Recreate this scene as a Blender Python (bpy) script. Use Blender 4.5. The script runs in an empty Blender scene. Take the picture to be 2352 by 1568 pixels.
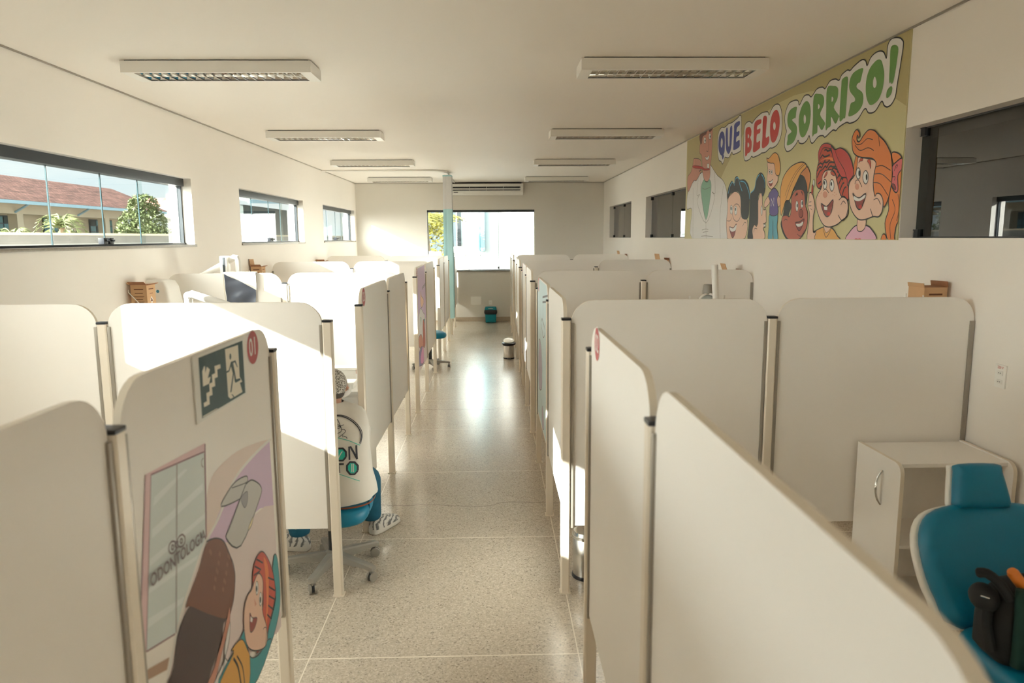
import bpy, bmesh, math, random
from math import sin, cos, pi, sqrt, radians
from mathutils import Vector, Matrix
random.seed(7)
scene = bpy.context.scene
COL = scene.collection

# ------------------------------------------------------------------ camera
F_PX, PITCH, YAW, ROLL, EYE = 1650.8, 0.143819, 0.024153, -0.006302, 1.85
cam_d = bpy.data.cameras.new('camera'); cam = bpy.data.objects.new('camera', cam_d); COL.objects.link(cam)
cam_d.sensor_width = 36.0; cam_d.lens = F_PX / 2352 * 36.0; cam_d.clip_start = 0.05; cam_d.clip_end = 500
fwd = Vector((sin(YAW)*cos(PITCH), cos(YAW)*cos(PITCH), -sin(PITCH)))
rgt = Vector((cos(YAW), -sin(YAW), 0)); upv = rgt.cross(fwd)
r2 = cos(ROLL)*rgt + sin(ROLL)*upv; u2 = -sin(ROLL)*rgt + cos(ROLL)*upv
cam.matrix_world = Matrix(((r2.x, u2.x, -fwd.x, 0), (r2.y, u2.y, -fwd.y, 0), (r2.z, u2.z, -fwd.z, EYE), (0, 0, 0, 1)))
cam_d.dof.use_dof = True; cam_d.dof.focus_distance = 6.0; cam_d.dof.aperture_fstop = 3.2
scene.camera = cam

# ------------------------------------------------------------------ sky, sun, exposure
SUN_DIR = Vector((1.75, 1.0, -0.83))
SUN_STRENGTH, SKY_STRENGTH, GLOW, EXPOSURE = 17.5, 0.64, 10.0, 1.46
vs = scene.view_settings
vs.view_transform = 'Standard'; vs.look = 'None'; vs.exposure = EXPOSURE; vs.gamma = 1.0; vs.use_curve_mapping = False
sun_d = bpy.data.lights.new('sun', 'SUN'); sun_d.energy = SUN_STRENGTH; sun_d.angle = radians(0.6); sun_d.color = (1.0, 0.95, 0.88)
sun = bpy.data.objects.new('sun', sun_d); COL.objects.link(sun); sun.rotation_euler = SUN_DIR.to_track_quat('-Z', 'Y').to_euler(); sun.location = (-20, -12, 12)
world = bpy.data.worlds.new('sky'); scene.world = world; world.use_nodes = True
nt = world.node_tree; nt.nodes.clear()
def wn(t, **k):
    n = nt.nodes.new(t)
    for a, v in k.items(): setattr(n, a, v)
    return n
tc = wn('ShaderNodeTexCoord'); sx = wn('ShaderNodeSeparateXYZ'); nt.links.new(tc.outputs['Generated'], sx.inputs[0])
ramp = wn('ShaderNodeValToRGB'); nt.links.new(sx.outputs['Z'], ramp.inputs[0])
ramp.color_ramp.elements[0].position = 0.0; ramp.color_ramp.elements[0].color = (0.47, 0.57, 0.60, 1)
ramp.color_ramp.elements[1].position = 0.24; ramp.color_ramp.elements[1].color = (0.36, 0.52, 0.63, 1)
zen = ramp.color_ramp.elements.new(0.55); zen.color = (0.75, 0.95, 1.0, 1)
mp = wn('ShaderNodeMapping'); mp.inputs['Scale'].default_value = (1, 1, 3.2); nt.links.new(tc.outputs['Generated'], mp.inputs[0])
cn = wn('ShaderNodeTexNoise'); cn.inputs['Scale'].default_value = 3.2; cn.inputs['Detail'].default_value = 6; nt.links.new(mp.outputs[0], cn.inputs['Vector'])
cr = wn('ShaderNodeValToRGB'); cr.color_ramp.elements[0].position = 0.42; cr.color_ramp.elements[1].position = 0.66; nt.links.new(cn.outputs['Fac'], cr.inputs[0])
mx = wn('ShaderNodeMix', data_type='RGBA'); nt.links.new(cr.outputs[0], mx.inputs['Factor']); nt.links.new(ramp.outputs[0], mx.inputs['A']); mx.inputs['B'].default_value = (0.64, 0.65, 0.64, 1)
bg = wn('ShaderNodeBackground'); bg.inputs['Strength'].default_value = SKY_STRENGTH; nt.links.new(mx.outputs['Result'], bg.inputs['Color'])
# broad glow around the sun, added to brighten the room's right side
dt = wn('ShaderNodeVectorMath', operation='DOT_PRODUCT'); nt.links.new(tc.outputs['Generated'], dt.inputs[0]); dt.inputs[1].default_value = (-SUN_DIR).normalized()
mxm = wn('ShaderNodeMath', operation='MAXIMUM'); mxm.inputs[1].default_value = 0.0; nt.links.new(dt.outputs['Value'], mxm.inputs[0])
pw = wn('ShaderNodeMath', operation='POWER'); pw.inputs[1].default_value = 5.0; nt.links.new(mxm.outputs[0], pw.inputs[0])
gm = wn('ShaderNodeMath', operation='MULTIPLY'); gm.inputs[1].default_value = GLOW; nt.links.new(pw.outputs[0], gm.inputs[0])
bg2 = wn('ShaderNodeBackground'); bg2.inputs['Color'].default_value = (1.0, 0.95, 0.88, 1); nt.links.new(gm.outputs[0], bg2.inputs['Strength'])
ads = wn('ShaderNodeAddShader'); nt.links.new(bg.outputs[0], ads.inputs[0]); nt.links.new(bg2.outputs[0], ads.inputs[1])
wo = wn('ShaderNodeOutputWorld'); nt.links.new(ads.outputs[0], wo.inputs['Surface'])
cy = scene.cycles
cy.use_denoising = True; cy.max_bounces = 18; cy.diffuse_bounces = 14; cy.glossy_bounces = 4; cy.transparent_max_bounces = 16; cy.transmission_bounces = 6
cy.caustics_reflective = False; cy.caustics_refractive = False; cy.sample_clamp_indirect = 8.0

# ------------------------------------------------------------------ materials
def lin(r, g, b):
    f = lambda v: (v/255/12.92) if v/255 <= 0.04045 else ((v/255+0.055)/1.055)**2.4
    return (f(r), f(g), f(b), 1)
def mat(name, col, rough=0.5, metal=0.0, var=0.06, vscale=6.0, bump=0.0, bscale=60.0, spec=0.5, coat=0.0, sheen=0.0):
    """procedural surface: base colour with a faint mottled variation and an optional fine bump"""
    m = bpy.data.materials.new(name); m.use_nodes = True; t = m.node_tree; p = t.nodes['Principled BSDF']
    L = t.links.new
    co = t.nodes.new('ShaderNodeTexCoord')
    n = t.nodes.new('ShaderNodeTexNoise'); n.inputs['Scale'].default_value = vscale; n.inputs['Detail'].default_value = 4; L(co.outputs['Object'], n.inputs['Vector'])
    h = t.nodes.new('ShaderNodeHueSaturation'); h.inputs['Color'].default_value = col
    mr = t.nodes.new('ShaderNodeMapRange'); mr.inputs['To Min'].default_value = 1-var; mr.inputs['To Max'].default_value = 1+var; L(n.outputs['Fac'], mr.inputs['Value'])
    L(mr.outputs[0], h.inputs['Value']); L(h.outputs[0], p.inputs['Base Color'])
    p.inputs['Roughness'].default_value = rough; p.inputs['Metallic'].default_value = metal
    p.inputs['Specular IOR Level'].default_value = spec; p.inputs['Coat Weight'].default_value = coat
    if sheen: p.inputs['Sheen Weight'].default_value = sheen
    if bump:
        b = t.nodes.new('ShaderNodeTexNoise'); b.inputs['Scale'].default_value = bscale; b.inputs['Detail'].default_value = 3; L(co.outputs['Object'], b.inputs['Vector'])
        bp = t.nodes.new('ShaderNodeBump'); bp.inputs['Strength'].default_value = bump; bp.inputs['Distance'].default_value = 0.004; L(b.outputs['Fac'], bp.inputs['Height']); L(bp.outputs[0], p.inputs['Normal'])
    return m
M = {}
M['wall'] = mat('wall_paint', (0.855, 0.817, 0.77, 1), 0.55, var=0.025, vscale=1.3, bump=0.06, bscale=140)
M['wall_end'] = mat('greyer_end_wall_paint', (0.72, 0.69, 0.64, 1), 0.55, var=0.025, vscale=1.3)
M['ceiling'] = mat('ceiling_paint', (0.90, 0.857, 0.805, 1), 0.6, var=0.02, vscale=0.8)
M['panel'] = mat('white_laminate', (0.86, 0.83, 0.79, 1), 0.42, var=0.012, vscale=3, bump=0.03, bscale=500)
M['edge'] = mat('cream_edge_band', (0.78, 0.71, 0.60, 1), 0.4, var=0.02)
M['post'] = mat('cream_aluminium', (0.80, 0.725, 0.62, 1), 0.35, metal=0.1, var=0.03, vscale=9)
M['channel'] = mat('grey_channel', (0.36, 0.33, 0.285, 1), 0.35, metal=0.5, var=0.05)
M['black'] = mat('black_plastic', lin(34, 36, 42), 0.35, var=0.1)
M['white_plastic'] = mat('white_plastic', (0.88, 0.87, 0.84, 1), 0.35, var=0.02)
M['lacquer'] = mat('white_lacquered_steel', (0.87, 0.855, 0.82, 1), 0.3, var=0.01)
M['grey_plastic'] = mat('grey_plastic', lin(150, 146, 138), 0.4, var=0.05)
M['dark_grey'] = mat('dark_grey_metal', lin(62, 66, 70), 0.4, metal=0.4, var=0.06)
M['track'] = mat('grey_anodised_track', lin(74, 80, 86), 0.4, metal=0.5, var=0.05)
M['chrome'] = mat('chrome', (0.75, 0.75, 0.74, 1), 0.12, metal=1.0, var=0.02)
M['steel'] = mat('brushed_steel', (0.62, 0.6, 0.57, 1), 0.22, metal=1.0, var=0.05, vscale=30)
M['mirror'] = mat('bright_reflector', (0.85, 0.85, 0.84, 1), 0.08, metal=1.0, var=0.01)
M['lens'] = mat('pale_bluish_lens', lin(200, 212, 216), 0.15, metal=0.3)
M['tube'] = mat('white_lamp_tube', (0.82, 0.82, 0.8, 1), 0.3, var=0.01)
M['teal'] = mat('teal_vinyl', (0.0, 0.20, 0.36, 1), 0.45, var=0.05, vscale=14, bump=0.12, bscale=220)
M['teal_plastic'] = mat('teal_plastic', (0.0, 0.25, 0.33, 1), 0.4, var=0.04)
M['granite'] = mat('grey_granite_sill', lin(140, 132, 120), 0.35, var=0.3, vscale=45)
M['base'] = mat('beige_granite_skirting', lin(176, 160, 140), 0.4, var=0.18, vscale=40)
M['card'] = mat('brown_cardboard', lin(206, 166, 126), 0.75, var=0.06, vscale=20)
M['card_dark'] = mat('dark_cardboard', lin(158, 112, 82), 0.8, var=0.06, vscale=20)
M['print'] = mat('brown_print', lin(112, 70, 46), 0.8, var=0.05)
M['paper'] = mat('white_paper', (0.8, 0.79, 0.76, 1), 0.6, var=0.02)
M['blue_logo'] = mat('blue_badge', lin(70, 140, 170), 0.4)
M['apron'] = mat('grey_blue_vinyl', lin(92, 98, 112), 0.28, var=0.08, vscale=12)
M['apron_white'] = mat('white_cloth_backing', (0.78, 0.77, 0.75, 1), 0.6, var=0.03, vscale=12)
M['curtain_teal'] = mat('pale_teal_curtain', lin(186, 230, 238), 0.8, var=0.05, vscale=10)
M['curtain_white'] = mat('white_mesh_cloth', (0.76, 0.77, 0.8, 1), 0.8, var=0.04, vscale=40)
M['denim'] = mat('blue_denim', (0.010, 0.115, 0.20, 1), 0.85, var=0.22, vscale=26, bump=0.3, bscale=300)
M['shirt'] = mat('white_cotton', (0.78, 0.76, 0.72, 1), 0.85, var=0.03, vscale=9, bump=0.35, bscale=26)
M['skin'] = mat('skin', lin(206, 160, 138), 0.5, var=0.05, vscale=20)
M['hair'] = mat('dark_hair', lin(70, 62, 56), 0.6, var=0.25, vscale=50)
M['belt'] = mat('brown_leather', lin(140, 74, 44), 0.5, var=0.1)
M['mask'] = mat('white_face_mask', (0.8, 0.8, 0.79, 1), 0.8)
M['bag_black'] = mat('black_nylon', lin(20, 23, 27), 0.7, var=0.15, vscale=20, bump=0.2, bscale=300)
M['bag_green'] = mat('dark_green_nylon', lin(14, 60, 54), 0.75, var=0.12, vscale=20, bump=0.2, bscale=300)
M['orange_plastic'] = mat('orange_plastic', lin(226, 130, 50), 0.4)
M['bin_bag'] = mat('black_bin_bag', lin(30, 32, 38), 0.3, var=0.1, vscale=30, bump=0.5, bscale=40)
M['red_label'] = mat('red_print', lin(190, 40, 40), 0.5)
M['sticker'] = mat('crimson_sticker', lin(184, 74, 80), 0.4, var=0.02)
M['asphalt'] = mat('sunlit_concrete_ground', (0.10, 0.095, 0.085, 1), 0.9, var=0.15, vscale=0.8)
M['facade'] = mat('beige_render', (0.62, 0.52, 0.38, 1), 0.9, var=0.06, vscale=2)
M['facade_white'] = mat('white_render', (0.80, 0.79, 0.77, 1), 0.9, var=0.03, vscale=1)
M['fascia'] = mat('pale_blue_fascia', lin(170, 200, 214), 0.7)
M['recess'] = mat('dark_recess', (0.05, 0.065, 0.062, 1), 0.6, var=0.25, vscale=3)  # near-black; the shade inside the annex opening is put into this colour
M['ext_glass'] = mat('teal_window_glass', (0.10, 0.24, 0.26, 1), 0.15, var=0.3, vscale=2)
M['bark'] = mat('bark', lin(140, 118, 90), 0.9, var=0.2, vscale=12)
M['leaf'] = mat('green_leaves', (0.10, 0.125, 0.045, 1), 0.6, var=0.35, vscale=2.5)
M['leaf_pale'] = mat('pale_palm_leaves', (0.17, 0.19, 0.07, 1), 0.6, var=0.3, vscale=2.5)
M['leaf_sun'] = mat('yellow_green_fronds', (0.16, 0.15, 0.02, 1), 0.6, var=0.4, vscale=2.5)
M['boundary'] = mat('dirty_white_render', (0.40, 0.39, 0.37, 1), 0.9, var=0.10, vscale=1)
M['weather'] = mat('weathered_wall', (0.22, 0.205, 0.185, 1), 0.9, var=0.25, vscale=2.5)
M['pale_blue'] = mat('pale_blue_paint', lin(150, 205, 225), 0.6)
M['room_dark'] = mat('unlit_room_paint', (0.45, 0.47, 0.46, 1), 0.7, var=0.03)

def tile_mat():
    m = mat('terracotta_tiles', (0.42, 0.17, 0.115, 1), 0.85, var=0.45, vscale=1.6)
    t = m.node_tree; p = t.nodes['Principled BSDF']; L = t.links.new
    co = t.nodes.new('ShaderNodeTexCoord')
    w = t.nodes.new('ShaderNodeTexWave'); w.bands_direction = 'Y'; w.inputs['Scale'].default_value = 1.6; w.inputs['Distortion'].default_value = 1.2; L(co.outputs['Object'], w.inputs['Vector'])
    b = t.nodes.new('ShaderNodeTexBrick'); b.inputs['Scale'].default_value = 2.2; b.inputs['Color1'].default_value = (0.34, 0.135, 0.095, 1); b.inputs['Color2'].default_value = (0.20, 0.075, 0.05, 1); b.inputs['Mortar'].default_value = (0.12, 0.06, 0.05, 1); b.inputs['Mortar Size'].default_value = 0.03; L(co.outputs['Object'], b.inputs['Vector'])
    mp_ = t.nodes.new('ShaderNodeMapping'); mp_.inputs['Scale'].default_value = (3.2, 0.55, 1.0); L(co.outputs['Object'], mp_.inputs[0])
    n = t.nodes.new('ShaderNodeTexNoise'); n.inputs['Scale'].default_value = 1.6; n.inputs['Detail'].default_value = 9; n.inputs['Roughness'].default_value = 0.75; L(mp_.outputs[0], n.inputs['Vector'])
    mr = t.nodes.new('ShaderNodeMapRange'); mr.inputs['From Min'].default_value = 0.34; mr.inputs['From Max'].default_value = 0.66; mr.inputs['To Min'].default_value = 0.45; mr.inputs['To Max'].default_value = 1.75; L(n.outputs['Fac'], mr.inputs['Value'])
    h = t.nodes.new('ShaderNodeHueSaturation'); h.inputs['Saturation'].default_value = 0.9; L(b.outputs['Color'], h.inputs['Color']); L(mr.outputs[0], h.inputs['Value']); L(h.outputs[0], p.inputs['Base Color'])
    bp = t.nodes.new('ShaderNodeBump'); bp.inputs['Strength'].default_value = 0.6; bp.inputs['Distance'].default_value = 0.05; L(w.outputs['Fac'], bp.inputs['Height']); L(bp.outputs[0], p.inputs['Normal'])
    return m
M['tile'] = tile_mat()

def glass_mat(name, tint, gain=1.0):
    """clear pane: see-through with a Fresnel mirror reflection"""
    m = bpy.data.materials.new(name); m.use_nodes = True; t = m.node_tree; t.nodes.clear(); L = t.links.new
    o = t.nodes.new('ShaderNodeOutputMaterial'); tr = t.nodes.new('ShaderNodeBsdfTransparent'); tr.inputs[0].default_value = tint
    gl = t.nodes.new('ShaderNodeBsdfGlossy'); gl.inputs['Roughness'].default_value = 0.0
    fr = t.nodes.new('ShaderNodeFresnel'); fr.inputs['IOR'].default_value = 1.5
    mr = t.nodes.new('ShaderNodeMapRange'); mr.inputs['To Min'].default_value = 0.0; mr.inputs['To Max'].default_value = gain; 
    ge = t.nodes.new('ShaderNodeNewGeometry'); sb = t.nodes.new('ShaderNodeMath'); sb.operation = 'SUBTRACT'; sb.inputs[0].default_value = 1.0; L(ge.outputs['Backfacing'], sb.inputs[1])
    ml = t.nodes.new('ShaderNodeMath'); ml.operation = 'MULTIPLY'; L(fr.outputs[0], ml.inputs[0]); L(sb.outputs[0], ml.inputs[1]); L(ml.outputs[0], mr.inputs[0])
    mx = t.nodes.new('ShaderNodeMixShader'); L(mr.outputs[0], mx.inputs[0]); L(tr.outputs[0], mx.inputs[1]); L(gl.outputs[0], mx.inputs[2]); L(mx.outputs[0], o.inputs[0])
    return m
M['glass'] = glass_mat('clear_glass', (0.93, 0.97, 0.96, 1))
M['glass_tint'] = glass_mat('grey_tinted_glass', (0.30, 0.36, 0.36, 1), 1.7)
M['glass_edge'] = mat('green_glass_edge', lin(34, 62, 68), 0.2)

def floor_mat():
    m = bpy.data.materials.new('polished_terrazzo'); m.use_nodes = True; t = m.node_tree; p = t.nodes['Principled BSDF']; L = t.links.new
    def N(k, **a):
        n = t.nodes.new(k)
        for x, v in a.items(): setattr(n, x, v)
        return n
    def mth(op, a, b=None, c=None):
        n = N('ShaderNodeMath', operation=op)
        for i, v in enumerate((a, b, c)):
            if v is None: continue
            if isinstance(v, (int, float)): n.inputs[i].default_value = v
            else: L(v, n.inputs[i])
        return n.outputs[0]
    co = N('ShaderNodeTexCoord'); s = N('ShaderNodeSeparateXYZ'); L(co.outputs['Object'], s.inputs[0])
    v1 = N('ShaderNodeTexVoronoi'); v1.inputs['Scale'].default_value = 150; L(co.outputs['Object'], v1.inputs['Vector'])
    sp = N('ShaderNodeSeparateColor'); L(v1.outputs['Color'], sp.inputs[0])
    chip = N('ShaderNodeValToRGB'); chip.color_ramp.interpolation = 'CONSTANT'; L(sp.outputs[0], chip.inputs[0])
    cols = [(0, (0.33, 0.285, 0.23)), (0.05, (0.49, 0.43, 0.35)), (0.3, (0.54, 0.475, 0.39)), (0.62, (0.60, 0.535, 0.45)), (0.88, (0.67, 0.605, 0.515))]
    e = chip.color_ramp.elements; e[0].position = 0; e[0].color = cols[0][1]+(1,); e[1].position = cols[1][0]; e[1].color = cols[1][1]+(1,)
    for ps, c in cols[2:]:
        k = e.new(ps); k.color = c+(1,)
    v2 = N('ShaderNodeTexVoronoi'); v2.inputs['Scale'].default_value = 75; L(co.outputs['Object'], v2.inputs['Vector'])
    dk = mth('LESS_THAN', v2.outputs['Distance'], 0.16)
    sp2 = N('ShaderNodeSeparateColor'); L(v2.outputs['Color'], sp2.inputs[0]); dk = mth('MULTIPLY', dk, mth('LESS_THAN', sp2.outputs[1], 0.10))
    c1 = N('ShaderNodeMix', data_type='RGBA'); L(dk, c1.inputs['Factor']); L(chip.outputs[0], c1.inputs['A']); c1.inputs['B'].default_value = (0.07, 0.06, 0.055, 1)
    blot = N('ShaderNodeTexNoise'); blot.inputs['Scale'].default_value = 1.1; blot.inputs['Detail'].default_value = 5; L(co.outputs['Object'], blot.inputs['Vector'])
    bm_ = N('ShaderNodeMapRange'); bm_.inputs['From Min'].default_value = 0.3; bm_.inputs['From Max'].default_value = 0.7; bm_.inputs['To Min'].default_value = 0.97; bm_.inputs['To Max'].default_value = 1.03; L(blot.outputs['Fac'], bm_.inputs['Value'])
    hs = N('ShaderNodeHueSaturation'); L(c1.outputs['Result'], hs.inputs['Color']); L(bm_.outputs[0], hs.inputs['Value'])
    jx = mth('ABSOLUTE', mth('SUBTRACT', mth('PINGPONG', mth('ADD', s.outputs[0], 0.839+12.0), 0.6), 0.0))
    jy = mth('PINGPONG', mth('ADD', s.outputs[1], -2.984+12.8), 0.64)
    jn = mth('MAXIMUM', mth('LESS_THAN', jx, 0.0026), mth('LESS_THAN', jy, 0.0034))
    c2 = N('ShaderNodeMix', data_type='RGBA'); L(jn, c2.inputs['Factor']); L(hs.outputs[0], c2.inputs['A']); c2.inputs['B'].default_value = (0.86, 0.80, 0.70, 1)
    # two hairline cracks running across the corridor
    wob = N('ShaderNodeTexNoise', noise_dimensions='1D'); wob.inputs['Scale'].default_value = 2.2; wob.inputs['Detail'].default_value = 5; L(s.outputs[0], wob.inputs['W'])
    wv = mth('MULTIPLY', mth('SUBTRACT', wob.outputs['Fac'], 0.5), 0.25)
    k1 = mth('LESS_THAN', mth('ABSOLUTE', mth('SUBTRACT', mth('SUBTRACT', s.outputs[1], 4.83), wv)), 0.004)
    k2 = mth('LESS_THAN', mth('ABSOLUTE', mth('SUBTRACT', mth('SUBTRACT', s.outputs[1], 7.66), wv)), 0.005)
    c3 = N('ShaderNodeMix', data_type='RGBA'); L(mth('MULTIPLY', mth('MAXIMUM', k1, k2), 0.6), c3.inputs['Factor']); L(c2.outputs['Result'], c3.inputs['A']); c3.inputs['B'].default_value = (0.12, 0.10, 0.085, 1)
    L(c3.outputs['Result'], p.inputs['Base Color'])
    rn = N('ShaderNodeTexNoise'); rn.inputs['Scale'].default_value = 5; rn.inputs['Detail'].default_value = 6; L(co.outputs['Object'], rn.inputs['Vector'])
    rr = N('ShaderNodeMapRange'); rr.inputs['To Min'].default_value = 0.20; rr.inputs['To Max'].default_value = 0.235; L(rn.outputs['Fac'], rr.inputs['Value']); L(rr.outputs[0], p.inputs['Roughness'])
    p.inputs['Specular IOR Level'].default_value = 0.45
    bn = N('ShaderNodeTexNoise'); bn.inputs['Scale'].default_value = 14; bn.inputs['Detail'].default_value = 4; L(co.outputs['Object'], bn.inputs['Vector'])
    bp = N('ShaderNodeBump'); bp.inputs['Strength'].default_value = 0.05; bp.inputs['Distance'].default_value = 0.004; L(bn.outputs['Fac'], bp.inputs['Height']); L(bp.outputs[0], p.inputs['Normal'])
    return m
M['floor'] = floor_mat()

def net_mat():
    m = mat('gauze_cap', (0.6, 0.58, 0.55, 1), 0.8); t = m.node_tree; p = t.nodes['Principled BSDF']; L = t.links.new
    co = t.nodes.new('ShaderNodeTexCoord'); v = t.nodes.new('ShaderNodeTexVoronoi'); v.feature = 'DISTANCE_TO_EDGE'; v.inputs['Scale'].default_value = 75; L(co.outputs['Object'], v.inputs['Vector'])
    r = t.nodes.new('ShaderNodeValToRGB'); r.color_ramp.elements[0].position = 0.03; r.color_ramp.elements[0].color = (0.72, 0.70, 0.66, 1); r.color_ramp.elements[1].position = 0.16; r.color_ramp.elements[1].color = (0.20, 0.185, 0.165, 1)
    L(v.outputs['Distance'], r.inputs[0]); L(r.outputs[0], p.inputs['Base Color'])
    bp = t.nodes.new('ShaderNodeBump'); bp.inputs['Distance'].default_value = 0.004; L(v.outputs['Distance'], bp.inputs['Height']); L(bp.outputs[0], p.inputs['Normal'])
    return m
M['net'] = net_mat()
def cover_mat():
    m = mat('sheer_shoe_cover', (0.6, 0.58, 0.55, 1), 0.7); t = m.node_tree; p = t.nodes['Principled BSDF']; L = t.links.new
    co = t.nodes.new('ShaderNodeTexCoord'); w = t.nodes.new('ShaderNodeTexWave'); w.inputs['Scale'].default_value = 9; w.inputs['Distortion'].default_value = 14; w.inputs['Detail'].default_value = 4; L(co.outputs['Object'], w.inputs['Vector'])
    s = t.nodes.new('ShaderNodeSeparateXYZ'); L(co.outputs['Object'], s.inputs[0])
    r = t.nodes.new('ShaderNodeValToRGB'); r.color_ramp.elements[0].position = 0.05; r.color_ramp.elements[0].color = (0.16, 0.16, 0.165, 1); r.color_ramp.elements[1].position = 0.5; r.color_ramp.elements[1].color = (0.72, 0.70, 0.67, 1)
    L(w.outputs['Fac'], r.inputs[0])
    g = t.nodes.new('ShaderNodeMath'); g.operation = 'LESS_THAN'; g.inputs[1].default_value = 0.035; L(s.outputs['Z'], g.inputs[0])
    x = t.nodes.new('ShaderNodeMix'); x.data_type = 'RGBA'; L(g.outputs[0], x.inputs['Factor']); L(r.outputs[0], x.inputs['A']); x.inputs['B'].default_value = (0.74, 0.72, 0.68, 1); L(x.outputs['Result'], p.inputs['Base Color'])
    return m
M['cover'] = cover_mat()
INK = {'olive': (180, 164, 108), 'ground': (203, 192, 138), 'white': (226, 220, 206), 'black': (34, 36, 40), 'blue': (58, 66, 140), 'red': (196, 54, 50), 'green': (104, 150, 70), 'coat': (226, 220, 208), 'shirtgreen': (134, 178, 146), 'tan': (202, 138, 112), 'darkbrown': (98, 46, 40), 'line': (118, 112, 102), 'peach': (232, 190, 160), 'cyan': (88, 176, 204), 'mouth': (146, 62, 56), 'jeans': (96, 166, 176), 'purple': (98, 84, 140), 'blond': (228, 162, 84), 'brownskin': (186, 98, 78), 'nosebrown': (150, 68, 54), 'hat': (228, 166, 82), 'hatdark': (210, 132, 72), 'orangeshirt': (230, 170, 90), 'redhair': (196, 74, 52), 'orangehair': (226, 126, 66), 'redcap': (198, 66, 62), 'nosepink': (216, 150, 120), 'orange': (224, 128, 64), 'bow': (214, 104, 104), 'pinkshirt': (226, 174, 186), 'beigearc': (224, 204, 186), 'lavender': (206, 178, 196), 'palewall': (222, 204, 192), 'doorglass': (206, 213, 202), 'streak': (220, 224, 214), 'pinkframe': (222, 188, 182), 'mauve': (138, 96, 104), 'graypale': (150, 142, 136), 'tanboard': (176, 144, 116), 'textgray': (118, 104, 104), 'lampgray': (190, 186, 174), 'lampdark': (150, 146, 144), 'cream': (224, 206, 160), 'afro': (122, 76, 56), 'afrodark': (72, 52, 50), 'afrolight': (150, 104, 78), 'teal': (52, 150, 152), 'yellowshirt': (222, 164, 72), 'signwhite': (226, 222, 206), 'signgreen': (44, 74, 72), 'signcream': (232, 222, 196), 'ink': (44, 46, 54), 'printgreen': (40, 186, 160), 'cream_teal': (206, 222, 214), 'sketch': (112, 112, 112), 'lilac_grey': (190, 178, 186), 'bluegrey': (150, 156, 186), 'brownpic': (150, 120, 98), 'magenta': (222, 150, 182), 'violet': (140, 128, 160)}
INK_M = {}
def ink(name):
    if name not in INK_M:
        r, g, b, _ = lin(*INK[name]); INK_M[name] = mat('ink_'+name, (min(0.9, r*1.02), min(0.9, g*1.07), min(0.9, b*1.22), 1), 0.5, var=0.015)
    return INK_M[name]

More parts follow.
